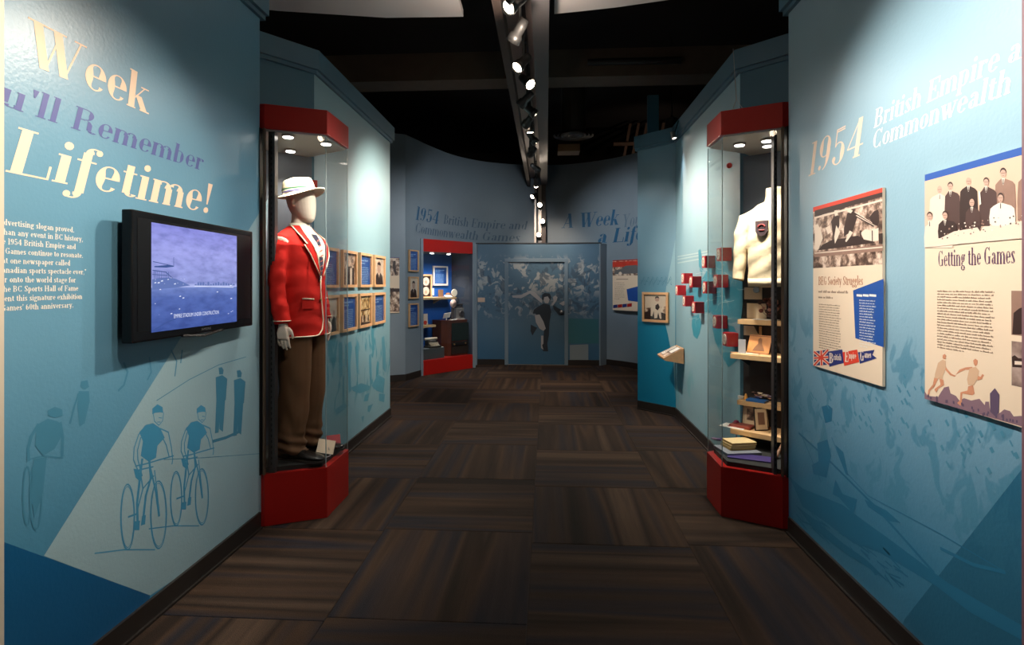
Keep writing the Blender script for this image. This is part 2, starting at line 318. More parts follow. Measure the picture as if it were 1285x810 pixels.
    G['0'] = (.50, [A(.25, .35, .17, .345, 0, 360)])
    G['1'] = (.36, [S(.19, 0, C), H(.06, .19, T), H(.06, .32, b0)])
    G['2'] = (.48, [A(.24, .5, .15, .2, 0, 160), D(.36, .5, .08, .03, 1), H(.06, .4, .03), O(.11, .53, .05)])
    G['3'] = (.48, [A(.23, .53, .14, .165, -90, 150), A(.23, .19, .16, .185, -150, 90), O(.11, .56, .05), O(.10, .14, .05)])
    G['4'] = (.54, [S(.34, 0, C), D(.33, C, .04, .2, 0), H(.03, .5, .2), H(.24, .45, b0)])
    G['5'] = (.50, [A(.23, .22, .17, .22, -150, 130), H(.12, .38, T), H(.12, .38, T-.04), D(.12, C, .12, .36, 0), O(.11, .13, .055)])
    G['6'] = (.50, [A(.25, .22, .16, .215, 0, 360), A(.31, .35, .22, .345, 100, 190)])
    G['8'] = (.50, [A(.25, .52, .13, .175, 0, 360), A(.25, .18, .16, .18, 0, 360)])
    G['9'] = (.50, [A(.24, .48, .16, .215, 0, 360), A(.18, .35, .22, .345, -80, 10), O(.11, .08, .05)])
    G['!'] = (.30, [D(.15, C, .15, .2, 2), O(.15, .065, .068)])
    G["'"] = (.20, [D(.11, C, .11, .48, 2)]); G[','] = (.22, [O(.11, .05, .06), D(.13, .05, .07, -.12, 0)]); G['.'] = (.22, [O(.11, .06, .065)])
    G['"'] = (.3, [D(.09, C, .09, .48, 2), D(.21, C, .21, .48, 2)]); G[' '] = (.26, [])
    return G
GL = glyphs()
def text2d(txt, slant=0.0, T=.125, t=.026, seg=16, track=0.0, fdesc=False):
    """list of quads in em units, total width"""
    out = []; x = 0
    for ch in txt:
        adv, st = GL.get(ch, GL[' '])
        if ch == 'f' and fdesc:
            st = [('S', .16, -.10, .60), ('A', .26, .60, .10, .11, 50, 180), ('O', .33, .65, .055), ('H', .02, .32, .458), ('A', .06, -.10, .10, .11, 230, 360), ('O', -.01, -.15, .055)]
        for s in st:
            k = s[0]; q = []
            if k == 'S': q = [[(s[1]-T/2, s[2]), (s[1]+T/2, s[2]), (s[1]+T/2, s[3]), (s[1]-T/2, s[3])]]
            elif k == 'H': q = [[(s[1], s[3]-t/2), (s[2], s[3]-t/2), (s[2], s[3]+t/2), (s[1], s[3]+t/2)]]
            elif k == 'D':
                w1 = w2 = (t*1.25 if s[5] == 0 else T*1.05)/2
                if s[5] == 2: w1 = .065; w2 = .018
                if s[2] < s[4]: q = [[(s[1]-w1, s[2]), (s[1]+w1, s[2]), (s[3]+w2, s[4]), (s[3]-w2, s[4])]]
                else: q = [[(s[3]-w2, s[4]), (s[3]+w2, s[4]), (s[1]+w1, s[2]), (s[1]-w1, s[2])]]
            elif k == 'O': q = [[(s[1]+s[3]*math.cos(2*math.pi*i/12), s[2]+s[3]*math.sin(2*math.pi*i/12)) for i in range(max(6, seg*3//4))]] if False else [[(s[1]+s[3]*math.cos(2*math.pi*i/10), s[2]+s[3]*math.sin(2*math.pi*i/10)) for i in range(10)]]
            elif k == 'A':
                _, cx, cy, rx, ry, a0, a1 = s; n = max(3, int(seg*abs(a1-a0)/360)+1); pr = None
                for i in range(n+1):
                    a = R(a0+(a1-a0)*i/n); wd = t+(T*1.08-t)*abs(math.cos(a))**1.7
                    rin_x = rx+T*.30-wd; rin_y = ry-t*.9
                    o_ = (cx+(rx+T*.30)*math.cos(a), cy+ry*math.sin(a)); i_ = (cx+max(rin_x, .01)*math.cos(a), cy+rin_y*math.sin(a))
                    if pr: q.append([pr[1], pr[0], o_, i_])
                    pr = (o_, i_)
            for poly in q: out.append([(x+px+slant*py, py) for px, py in poly])
        x += adv+track
    return out, x-track
def lettering(name, txt, mapf, m, parent, size=None, width=None, slant=0, height_fit=None, **k):
    """mapf(u, v) -> 3D; size = em height; width forces the run length"""
    qs, w0 = text2d(txt, slant, **k); sy = size; sx = (width/w0) if width else size
    mb = MB()
    for q in qs: mb.poly([mapf(u*sx, v*sy) for u, v in q])
    return obj(name, mb, m, parent)
def textmb(mb, txt, mapf, size, width=None, slant=0, **k):
    qs, w0 = text2d(txt, slant, **k); sx = (width/w0) if width else size
    for q in qs: mb.poly([mapf(u*sx, v*size) for u, v in q])
def sans(name, txt, mapf, m, parent, size, width=None):
    cu = bpy.data.curves.new('t', 'FONT'); cu.body = txt; cu.size = 1; cu.resolution_u = 2
    o = bpy.data.objects.new('t', cu); COL.objects.link(o); dg = bpy.context.evaluated_depsgraph_get()
    me = bpy.data.meshes.new_from_object(o.evaluated_get(dg)); bpy.data.objects.remove(o)
    w0 = max(v.co.x for v in me.vertices); sx = width/w0 if width else size
    mb = MB(); mb.add([mapf(v.co.x*sx, v.co.y*size) for v in me.vertices], [tuple(p.vertices) for p in me.polygons])
    return obj(name, mb, m, parent)
def wordlines(mb, mapf, x0, x1, ytop, n, lead, h, rnd, ragged=.12, big=1):
    """rows of word-length strokes for print too small to read"""
    for i in range(n):
        y = ytop-i*lead; x = x0; end = x1-(x1-x0)*ragged*rnd.random()
        if i == n-1: end = x0+(x1-x0)*.5
        while x < end-.001:
            wl = min(end-x, h*rnd.uniform(1.6, 6))
            a, b_ = x, x+wl; xx = a
            while xx < b_:                      # letters as tiny ticks
                e2 = min(xx+h*.62, b_); hh = h*rnd.choice((.62, .62, .62, 1.0))
                mb.poly([mapf(xx, y), mapf(e2-h*.14, y), mapf(e2-h*.14, y+hh), mapf(xx, y+hh)]); xx += h*.62
            x = b_+h*.55

# ================================================================== THE SETTING
def tube2d(mb, pts, wd, mapf):
    """ribbon along a 2D line, for printed line drawings"""
    for i in range(len(pts)-1):
        a, b_ = Vector(pts[i]), Vector(pts[i+1]); d = (b_-a)
        if d.length < 1e-6: continue
        n = Vector((-d.y, d.x)).normalized()*wd/2; e = d.normalized()*wd*.3
        mb.poly([mapf(*(a-n-e)), mapf(*(b_-n+e)), mapf(*(b_+n+e)), mapf(*(a+n-e))])
def flat_on(X):                                   # picture point on a corridor wall -> (u=Y, v=Z)
    def f(px, py): p = onX(px, py, X); return (p.y, p.z)
    return f
# floor: carpet tiles 0.9 m square laid quarter-turned, each a part
fl = struct('floor', MB().box(-5, 5, -1.2, 13.5, -.06, -.004), mat('subfloor', (.02, .015, .012), .9))
TW = .9; hx = TW/2-.0012
tm = MB(); hb = hx-.004
tm.loft([[Vector((sx*h_, sy*h_, z)) for sx, sy in ((-1, -1), (1, -1), (1, 1), (-1, 1))] for h_, z in ((hx, -.004), (hx, -.0015), (hb, 0))])
tile0 = None; X0 = -.0845
for i in range(-4, 4):
    for j in range(-2, 12):
        yc = 3.203+TW*(j-1)+TW/2+(.10 if i < 0 else 0)+(.03 if i % 2 else 0); xc = X0+TW*i+TW/2
        if yc < -.9: continue
        if tile0 is None: t = tile0 = obj('carpet_tile', tm, CARPET, fl)
        else: t = tile0.copy(); COL.objects.link(t)
        t.location = (xc, yc, 0); t.rotation_euler = (0, 0, (math.pi/2 if (i+j) % 2 == 0 else 0)+math.pi*random.choice((0, 1)))
DARKC = mat('black_ceiling', (.016, .011, .009), .9)
struct('ceiling', MB().box(-5.2, 5.2, -1.4, 13.6, 4.7, 4.8), DARKC)
struct('wall_outer_left', MB().box(-5.1, -5.0, -1.4, 13.6, 0, 4.7), DARKC)
struct('wall_outer_right', MB().box(5.0, 5.1, -1.4, 13.6, 0, 4.7), DARKC)
struct('wall_outer_back', MB().box(-5.1, 5.1, 13.5, 13.6, 0, 4.7), DARKC)
struct('wall_front', MB().box(-5.1, 5.1, -1.3, -1.2, 0, 4.7), DARKC)

TEAL = (.060, .225, .315); LTEAL = (.235, .43, .47)
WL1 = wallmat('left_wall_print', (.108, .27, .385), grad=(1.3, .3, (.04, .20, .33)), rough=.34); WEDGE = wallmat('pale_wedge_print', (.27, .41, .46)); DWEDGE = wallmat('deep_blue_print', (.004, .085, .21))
WL2 = wallmat('left_far_print', (.20, .37, .44), crowd=[(.45, 1.15, (.035, .24, .33), 6.5, .85)], rough=.48)
WR1 = wallmat('right_wall_print', (.27, .43, .51), crowd=[(.55, 1.30, (.045, .20, .30), 9, .6, .7)], grad=(1.55, .45, (.05, .21, .34)))  # paler upper colour stands in for glossy lamp light on this wall
WR1D = wallmat('right_dark_print', (.022, .13, .22), crowd=[(.55, 1.1, (.03, .15, .24), 9, .6)])
WR2 = wallmat('right_map_wall_print', (.24, .42, .50), crowd=[(.1, .6, (.12, .38, .44), 5, .5)], rough=.48)
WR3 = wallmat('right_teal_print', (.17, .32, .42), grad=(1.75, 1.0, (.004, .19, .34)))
WBK = wallmat('back_wall_print', (.195, .245, .285), rough=.5)
SHADE = mat('plain_blue_paint', (.06, .17, .24), .5, noise=.05)
CROWN = mat('crown_blue_paint', (.075, .17, .235), .4, noise=.05)
PRINT = mat('cyclist_print', (.045, .24, .40), .42); PRINTL = mat('cyclist_print_soft', (.048, .195, .30), .42)
# --- walls of the corridor (each runs on beyond what the lens sees)
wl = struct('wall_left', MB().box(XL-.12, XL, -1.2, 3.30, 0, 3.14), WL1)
wl2 = struct('wall_left_rear', MB().prism([(XL, 4.10), (XL, 6.14), (XL-.12, 6.14), (XL-.12, 4.14)], 0, 3.10), WL2)
struct('wall_left_alcove', MB().prism([(XL, 4.10), (XL-.12, 4.14), (-2.48, 3.35), (-2.42, 3.28)], 0, 3.10), SHADE)
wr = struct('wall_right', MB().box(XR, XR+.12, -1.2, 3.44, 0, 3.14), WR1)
wr2 = struct('wall_right_rear', MB().prism([(XR, 4.28), (XR, 6.35), (XR+.12, 6.35), (XR+.12, 4.32)], 0, 3.10), WR2)
struct('wall_right_alcove', MB().prism([(XR, 4.28), (XR+.12, 4.32), (2.28, 3.66), (2.20, 3.58)], 0, 3.10), SHADE)
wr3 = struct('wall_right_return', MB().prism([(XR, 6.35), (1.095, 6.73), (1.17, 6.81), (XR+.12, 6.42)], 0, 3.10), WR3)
struct('wall_right_end', MB().prism([(1.17, 6.81), (1.095, 6.73), (2.6, 8.4), (2.6, 8.55)], 0, 3.10), SHADE)
struct('trim_1', MB().box(1.30, 1.44, 7.20, 7.26, 3.10, 3.92), SHADE)      # upstand of wall behind the return
# crown bands
def crown(name, path, outs, z0=3.10, z1=3.26, t=.13):
    mb = MB(); n = len(path)
    for prof_in, prof_z in (((.045), (z0+.015, z1)), ((.022), (z0-.012, z0+.015))):
        for i in range(n-1):
            (xa, ya), (xb, yb) = path[i], path[i+1]; (na, nb) = outs[i], outs[i+1]
            q = [(xa+na[0]*prof_in, ya+na[1]*prof_in), (xb+nb[0]*prof_in, yb+nb[1]*prof_in), (xb-nb[0]*t, yb-nb[1]*t), (xa-na[0]*t, ya-na[1]*t)]
            mb.prism(q, *prof_z)
    return struct(name, mb, CROWN)
crown('trim_2', [(XL, -1.2), (XL, 3.33)], [(1, 0), (1, 0)], 3.14, 3.34)
crown('trim_3', [(-2.40, 3.30), (XL, 4.10), (XL, 6.17)], [(.75, -.65), (1, -.35), (1, 0)])
crown('trim_4', [(XR, -1.2), (XR, 3.47)], [(-1, 0), (-1, 0)], 3.14, 3.34)
crown('trim_5', [(2.20, 3.60), (XR, 4.28), (XR, 6.35), (1.08, 6.745)], [(-.66, -.75), (-1, -.3), (-1, -.4), (-.7, -.7)])
# jambs at the edges of the picture
struct('trim_6', MB().box(XL-.05, -1.625, .9, 1.566, 0, 3.3), mat('jamb_warm_lit', (.62, .56, .45), .5))  # blue jamb; the warm light on it is put into the cream colour
struct('trim_7', MB().box(1.385, XR+.05, 1.0, 1.705, 0, 3.3), mat('jamb_mauve', (.20, .10, .12), .5))
# baseboards
def baseb(name, path, h=.10, t=.014):
    mb = MB()
    for i in range(len(path)-1):
        a, b_ = Vector(path[i]), Vector(path[i+1]); d = (b_-a).normalized(); n = Vector((d.y, -d.x))
        mb.prism([tuple(a), tuple(b_), tuple(b_+n*t), tuple(a+n*t)], 0, h)
        mb.prism([tuple(a), tuple(b_), tuple(b_+n*(t+.012)), tuple(a+n*(t+.012))], 0, .012)
    return struct(name, mb, BASEB)
baseb('baseboard_left', [(XL, -1.2), (XL, 3.29)])
baseb('baseboard_left_rear', [(XL, 4.10), (XL, 6.14)])
baseb('baseboard_right', [(XR, 3.42), (XR, -1.2)])
baseb('baseboard_right_rear', [(1.10, 6.72), (XR, 6.35), (XR, 4.30)])
# --- curved back wall
CP = [(-4.6, 7.55), (-3.2, 8.00), (-2.44, 8.28), (-2.17, 8.42), (-2.06, 8.75), (-1.96, 9.08), (-1.68, 9.78), (-1.29, 10.28), (-.88, 10.55), (-.42, 10.72), (0, 10.77), (.42, 10.72), (.88, 10.50), (1.28, 10.20), (1.60, 9.82), (1.95, 9.2), (2.25, 8.5), (3.2, 8.3), (4.6, 8.2)]
def catmull(ps, n=6):
    out = []
    for i in range(len(ps)-1):
        p0 = Vector(ps[max(i-1, 0)]); p1 = Vector(ps[i]); p2 = Vector(ps[i+1]); p3 = Vector(ps[min(i+2, len(ps)-1)])
        if i in (2, 3): p0 = p1-(p2-p1) if i == 3 else p0; 
        if i in (0, 1, 2): out += [tuple(p1+(p2-p1)*k/n) for k in range(n)]; continue
        if i == 3: p0 = p1-(p2-p1)*.5
        for k in range(n):
            t = k/n; out.append(tuple(.5*((2*p1)+(-p0+p2)*t+(2*p0-5*p1+4*p2-p3)*t*t+(-p0+3*p1-3*p2+p3)*t**3)))
    return out+[tuple(ps[-1])]
CV = [Vector(p) for p in catmull(CP)]
CS = [0]
for i in range(1, len(CV)): CS.append(CS[-1]+(CV[i]-CV[i-1]).length)
def oncurve(px, py):
    r = rayd(px, py)
    for i in range(len(CV)-1):
        a, b_ = CV[i], CV[i+1]; d = b_-a; den = r.x*d.y-r.y*d.x
        if abs(den) < 1e-9: continue
        t = (a.x*d.y-a.y*d.x)/den; u = (a.x*r.y-a.y*r.x)/den
        if 0 <= u <= 1 and t > 0: return CS[i]+u*d.length, EYE+r.z*t
def curvept(s, off=.004):
    for i in range(len(CS)-1):
        if s <= CS[i+1] or i == len(CS)-2:
            u = (s-CS[i])/(CS[i+1]-CS[i]); p = CV[i].lerp(CV[i+1], u)
            def nn(k): d = (CV[min(k+1, len(CV)-1)]-CV[max(k-1, 0)]).normalized(); return Vector((d.y, -d.x))
            n = nn(i).lerp(nn(i+1), u).normalized(); return p+n*off, n
FL3 = Vector((-2.00, 8.90)); FR3 = Vector((-1.31, 9.77)); E3 = (FR3-FL3).normalized(); N3 = Vector((-E3.y, E3.x)); W3 = (FR3-FL3).length
sA = None; sB = None; mb = MB(); RH = 2.23
SA = oncurve(527.5, 350)[0]; SB = oncurve(597, 350)[0]
segs = sorted(set([s for s in CS]+[SA, SB]))
for s0, s1 in zip(segs[:-1], segs[1:]):
    z0 = RH if (s0 >= SA-1e-6 and s1 <= SB+1e-6) else 0
    a, na = curvept(s0, 0); b_, nb = curvept(s1, 0)
    mb.prism([tuple(a), tuple(b_), tuple(b_-nb*.1), tuple(a-na*.1)], z0, 3.8)
wb = struct('wall_back', mb, WBK)
for p in wb.data.polygons: p.use_smooth = False
def cmap(s0, z0, off=.006):
    def f(u, v): p, n = curvept(s0+u, off); return (p.x, p.y, z0+v)
    return f
bbm = MB()
for s0, s1 in zip(segs[:-1], segs[1:]):
    if s0 >= SA-1e-6 and s1 <= SB+1e-6: continue
    a, na = curvept(s0, 0); b_, nb = curvept(s1, 0); bbm.prism([tuple(a), tuple(b_), tuple(b_+nb*.015), tuple(a+na*.015)], 0, .1)
struct('baseboard_back', bbm, BASEB)
# --- mural wall with the door, standing in front of the curve
MY = 10.20; MX0, MX1 = -1.27, .965
WMUR = wallmat('stadium_mural', (.065, .135, .20), crowd=[(1.30, 1.95, (.36, .37, .36), 7, .9, .9), (.90, 1.22, (.28, .31, .33), 8, .85, 1), (.95, 1.85, (.035, .065, .10), 6, .75, .8)], rough=.5, grad=(.75, .2, (.030, .105, .19)))
DX0, DX1, DH = -.735, .368, 1.93
mb = MB().box(MX0, DX0+.03, MY, MY+.08, 0, RH).box(DX1-.03, MX1, MY, MY+.08, 0, RH).box(DX0+.03, DX1-.03, MY, MY+.08, DH-.03, RH)
wm = struct('wall_mural', mb, WMUR)
FRAMEP = mat('door_frame_blue', (.15, .21, .26), .4)
mb = MB().box(MX0-.06, MX0, MY-.10, MY+.10, 0, RH).prism([(MX1, MY-.02), (MX1+.02, MY-.02), (1.12, 10.34), (1.05, 10.42), (MX1, MY+.08)], 0, RH)
struct('trim_8', mb, WBK)
struct('trim_9', MB().box(MX0-.04, MX1+.04, MY-.015, MY+.09, RH, RH+.02), BLACK)  # black strip stands in for the edge and gap shadow above the mural
struct('baseboard_mural', MB().box(MX0, DX0-.03, MY-.015, MY, 0, .10).box(DX1+.03, MX1, MY-.015, MY, 0, .10), BASEB)
dr = struct('door_1', MB().box(DX0+.035, DX1-.035, MY+.01, MY+.055, .01, DH-.035), WMUR)
for x0_, x1_, z0_, z1_ in ((DX0-.03, DX0+.035, 0, DH-.035), (DX1-.035, DX1+.03, 0, DH-.035), (DX0-.03, DX1+.03, DH-.035, DH+.03)): obj('door_frame', MB().box(x0_, x1_, MY-.025, MY+.09, z0_, z1_), FRAMEP, dr, bevel=.004)
obj('door_knob', MB().lathe([(.03, 0), (.03, .006), (.011, .008), (.011, .035), (.026, .045), (.03, .06), (.02, .072), (0.002, .074)], 16, Matrix.Translation((DX1-.09, MY+.01, .98)) @ Matrix.Rotation(R(90), 4, 'X')), STEEL, dr, smooth=True)
obj('threshold', MB().box(DX0+.035, DX1-.035, MY-.02, MY+.06, 0, .01), STEEL, dr)
def mur(px, py): p = onplane(px, py, (0, MY-.004, 0), (0, 1, 0)); return (p.x, p.z)
def murz(o=.004): return lambda u, v: (u, MY+.01-o-(.0), v)
def Z8(x, y): return mur(595+x/5.0625, 305+y/5.0625)        # coordinates read off a 5.06x view of the mural
DMAT = mat('runner_dark_print', (.012, .020, .032), .5); SKINP = mat('runner_pale_print', (.36, .35, .36), .5); MIDP = mat('runner_mid_print', (.10, .15, .19), .5)
def muralpoly(mb, pts, o=.004):
    mb.poly([murz(o)(*Z8(*p)) for p in pts])
md, ms, mm = MB(), MB(), MB()
muralpoly(mm, [(215, 315), (420, 380), (600, 375), (600, 368), (420, 372), (215, 305)], .003)
for pts in ([(400, 410), (440, 385), (480, 395), (490, 440), (480, 500), (470, 560), (440, 555), (390, 450), (372, 450), (380, 425)],
            [(450, 500), (480, 490), (475, 590), (465, 640), (470, 690), (440, 690), (428, 670), (440, 600)],
            [(432, 330), (450, 318), (480, 322), (490, 345), (482, 370), (470, 355), (445, 345), (438, 372), (430, 355)],
            [(500, 395), (560, 430), (590, 440), (585, 460), (540, 462), (505, 420)], [(360, 520), (400, 540), (370, 590), (358, 560)]): muralpoly(md, pts, .006)
for pts in ([(385, 460), (415, 455), (440, 500), (455, 545), (440, 560), (415, 545), (392, 505)], [(445, 345), (468, 340), (480, 360), (470, 385), (450, 383), (442, 365)],
            [(240, 335), (300, 330), (355, 303), (385, 312), (430, 360), (432, 385), (400, 360), (355, 322), (300, 352), (245, 348)],
            [(500, 345), (515, 335), (530, 345), (525, 365), (500, 400), (492, 390), (505, 370)],
            [(425, 590), (440, 590), (440, 640), (432, 650), (440, 680), (425, 668)], [(540, 385), (570, 370), (585, 385), (565, 400)],): muralpoly(ms, pts, .0078)
obj('mural_shade', mm, MIDP, wm); obj('mural_runner', md, DMAT, wm); obj('mural_highlights', ms, SKINP, wm)
muralpoly(mm2 := MB(), [(600, 480), (790, 485), (790, 640), (600, 640)], .0115)
obj('mural_field', mm2, mat('green_field_print', (.030, .135, .16), .5), wm)
muralpoly(mm3 := MB(), [(608, 650), (725, 645), (725, 745), (608, 748)], .0118)
obj('mural_fence', mm3, mat('pale_fence_print', (.19, .235, .26), .5), wm)
pl = obj('door_sign', MB().box(*[v for v in (Z8(23, 0)[0], Z8(68, 0)[0])], MY-.008, MY-.001, Z8(0, 376)[1], Z8(0, 348)[1]), mat('sign_beige', (.62, .42, .30), .5)); tag(pl, 'small beige sign plate on the mural left of the door', 'sign')
# --- lettering on the curved wall
TB = mat('lettering_teal', (.018, .105, .21), .45); TG = mat('lettering_ghost', (.085, .135, .19), .5); TG2 = mat('lettering_faint', (.12, .18, .235), .5)
def back_text(name, txt, a, b_, em, m, slant=.22, **k):
    s0, z0 = oncurve(*a); s1, z1 = oncurve(*b_)
    lettering(name, txt, cmap(s0, (z0+z1)/2), m, wb, size=em, width=s1-s0, slant=slant, **k)
back_text('lettering', '1954', (520, 277.5), (550, 279.5), .31, TB)
back_text('lettering', 'British Empire and', (556, 281), (661, 288), .23, TG)
back_text('lettering', 'Commonwealth Games', (520, 292), (652, 303), .23, TG)
back_text('lettering', 'A Week', (704, 286), (776, 282.5), .39, TB, T=.15)
back_text('lettering', "You'll Remember", (780, 281), (880, 277), .33, TG2)
back_text('lettering', 'a Lifetime!', (748.5, 304), (850, 298), .37, TB, T=.15, fdesc=True)
# --- lettering on the corridor walls
PEACH = mat('lettering_peach', (.86, .64, .46), .5); NAVY = mat('lettering_navy', (.05, .07, .26), .45); PALEP = mat('lettering_pale', (.80, .76, .66), .5)
def Lmap(Y0, z0, off=.0022): return lambda u, v: (XL+off*.35, Y0+u, z0+v)
def Rmap(Y0, z0, off=.0022): return lambda u, v: (XR-off*.35, Y0-u, z0+v)
def left_text(txt, a, b_, em, m, pre='', slant=.2, **k):
    pa, pb = onX(*a, XL), onX(*b_, XL); w0 = text2d(txt, slant, **k)[1]; scale = (pb.y-pa.y)/w0
    wp = (text2d(pre, slant, **k)[1]) if pre else 0
    lettering('lettering', pre+txt, Lmap(pa.y-wp*scale, (pa.z+pb.z)/2), m, wl, size=em, width=(w0+wp)*scale, slant=slant, **k)
def right_text(txt, a, b_, em, m, slant=.22, tail='', **k):
    pa, pb = onX(*a, XR), onX(*b_, XR); w0 = text2d(txt, slant, **k)[1]; wt = text2d(tail, slant, **k)[1] if tail else 0
    lettering('lettering', txt+tail, Rmap(pa.y, (pa.z+pb.z)/2), m, wr, size=em, width=(pa.y-pb.y)*(w0+wt)/w0, slant=slant, **k)
left_text('Week', (28, 79), (186, 141), .225, PEACH, pre='A ', slant=.12, T=.14, seg=24)
left_text("Remember", (87, 162), (254, 213), .128, NAVY, pre="You'll ", T=.125)
left_text('Lifetime!', (3, 214), (264, 269), .225, PEACH, pre='a ', T=.14, seg=24, fdesc=True, slant=.22)
PARA = [("When an advertising slogan proved.", 93, 292), ("more memorable than any event in BC history,", 104, 304), ("the 1954 British Empire and", 95, 314), ("Commonwealth Games continue to resonate.", 104, 324), ("With what one newspaper called", 88, 333.5), ("\"the greatest Canadian sports spectacle ever,\"", 108, 344.5), ("Vancouver onto the world stage for", 95, 355), ("the BC Sports Hall of Fame", 98, 366), ("to present this signature exhibition", 103, 375.5), ("the Games' 60th anniversary.", 92, 386)]
pm = MB(); zt = onX(93, 292, XL).z; zb = onX(92, 386, XL).z
for i, (t_, px, py) in enumerate(PARA):
    w0 = text2d(t_)[1]*.0262; zz = zt+(zb-zt)*i/9.0; textmb(pm, t_, Lmap(onX(px, py, XL).y-w0, zz), .0275, width=w0, seg=8, T=.13, t=.05)
obj('lettering', pm, PALEP, wl)
right_text('1954', (1013, 221), (1083, 195), .25, PEACH, T=.12, seg=24)
right_text('British Empire a', (1096, 161.5), (1281, 73), .112, PALEP, tail='nd', T=.135, t=.035)
right_text('Commonwealth ', (1094, 187), (1279, 113), .112, PALEP, tail='Games', T=.135, t=.035)
# --- printed drawings on the left wall (from a 2.189x view, origin 0,440)
fL = flat_on(XL)
def ZL(x, y): return fL(x/2.189, 440+y/2.189)
def lm(off): return lambda u, v: (XL+off*.35, u, v)
wd = MB().poly([lm(.0015)(*fL(*p)) for p in ((55, 698), (215, 443), (330, 260), (336, 250), (327.7, 655), (188, 748))]); obj('pale_print', wd, WEDGE, wl)
p_ = [fL(0, 679), fL(188, 747.5), fL(120, 812)]
wd = MB().poly([lm(.002)(p_[0][0]-.9, p_[0][1]+.25), lm(.002)(*p_[0]), lm(.002)(*p_[1]), lm(.002)(p_[1][0]-.02, 0), lm(.002)(p_[0][0]-.9, 0)]); obj('deep_blue_print', wd, DWEDGE, wl)
def ell(cx, cy, rx, ry, n=26, rot=0):
    return [(cx+rx*math.cos(2*math.pi*i/n)*math.cos(rot)-ry*math.sin(2*math.pi*i/n)*math.sin(rot), cy+rx*math.cos(2*math.pi*i/n)*math.sin(rot)+ry*math.sin(2*math.pi*i/n)*math.cos(rot)) for i in range(n+1)]
def cyclist(mb, dx, dy, k, wd, soft=False):
    def q(x, y): return ZL(dx+(x-400)*k, dy+(y-350)*k)
    m_ = lm(.0024)
    def po(pts): mb.poly([m_(*q(*p)) for p in pts])
    def li(pts, w_=wd): tube2d(mb, [q(*p) for p in pts], w_, m_)
    li(ell(350, 458, 19, 90)); li(ell(435, 452, 22, 93)); li(ell(350, 458, 17, 84), wd*.5); li(ell(435, 452, 20, 87), wd*.5)
    po([(418, 160), (432, 148), (446, 156), (448, 172), (440, 170), (425, 172), (418, 176)])                    # hair
    li([(420, 172), (424, 195), (436, 206), (446, 194), (449, 172)], wd*.7); li([(436, 185), (444, 186)], wd*.6); li([(432, 197), (440, 197)], wd*.6)
    po([(400, 205), (420, 200), (440, 214), (452, 240), (432, 262), (428, 295), (408, 306), (386, 290), (392, 250), (382, 225)])
    li([(398, 208), (380, 232), (368, 268), (366, 300), (378, 330), (382, 350)]); li([(386, 240), (377, 275), (378, 300), (390, 345)])
    li([(440, 215), (462, 225), (470, 265), (474, 300), (472, 312)]); li([(446, 240), (456, 260), (464, 292)])
    li([(372, 318), (400, 312), (440, 300), (476, 290)]); po([(366, 325), (382, 328), (384, 360), (372, 350)])
    li([(390, 300), (384, 350), (376, 420), (378, 490)], wd*2.2); li([(410, 305), (414, 350), (400, 400), (392, 470)], wd*2.2)
    po([(390, 455), (400, 452), (398, 478), (386, 482)]); po([(368, 470), (384, 468), (382, 494), (366, 494)])
    li([(384, 330), (392, 380), (374, 450), (352, 458)], wd*1.3); li([(414, 330), (426, 380), (436, 455)], wd*1.6); li([(424, 330), (430, 380), (438, 455)]); li([(392, 380), (422, 345)], wd*1.2)
    li([(260, 558), (340, 548), (425, 548)], wd*.8); li([(376, 330), (420, 320)], wd)
cy = MB(); cyclist(cy, 400, 350, 1.0, .006); cyclist(cy, 525, 318, .83, .006); obj('cyclist_print', cy, PRINT, wl)
cs = MB(); cm = lm(.0024)
def so(pts): cs.poly([cm(*ZL(*p)) for p in pts])
def sl(pts, w_=.005): tube2d(cs, [ZL(*p) for p in pts], w_, cm)
so([(130, 165), (150, 155), (170, 162), (172, 180), (150, 185), (132, 180)]); so([(100, 205), (130, 188), (160, 196), (172, 230), (150, 270), (118, 290), (96, 262)])
sl([(104, 205), (86, 235), (76, 270), (78, 302)], .012); sl([(165, 200), (172, 240), (170, 290)], .012); sl([(78, 300), (120, 290), (172, 296)])
so([(92, 300), (128, 292), (118, 390), (94, 460), (84, 400)]); sl(ell(74, 400, 11, 80), .006); sl(ell(98, 400, 16, 92), .006)
so([(222, 85), (240, 82), (244, 100), (232, 108), (220, 100)]); so([(216, 112), (244, 112), (246, 140), (232, 200), (218, 210), (212, 150)]); sl([(215, 120), (205, 150), (192, 200)], .008)
for bx, by in ((606, 46), (656, 54)):
    so([(bx-6, by+2), (bx+3, by), (bx+8, by+8), (bx+6, by+20), (bx-4, by+20)]); so([(bx-14, by+28), (bx+4, by+22), (bx+18, by+32), (bx+14, by+90), (bx+2, by+100), (bx-12, by+92)])
    so([(bx-12, by+90), (bx+2, by+95), (bx-6, by+180), (bx-16, by+182)]); so([(bx-1, by+90), (bx+12, by+90), (bx+6, by+178), (bx-4, by+170)])
sl([(430, 138), (520, 80), (600, 40), (675, 18)], .004); sl([(585, 250), (620, 240), (660, 222)], .016); sl([(450, 300), (560, 295), (712, 284)], .003)
sl([(470, 0), (485, 30), (480, 70)], .008); sl([(500, 0), (496, 34)], .008); sl([(340, 35), (350, 60), (340, 95), (325, 110)], .01); sl([(410, 20), (415, 60), (405, 80)], .008)
obj('cyclist_print', cs, PRINTL, wl)
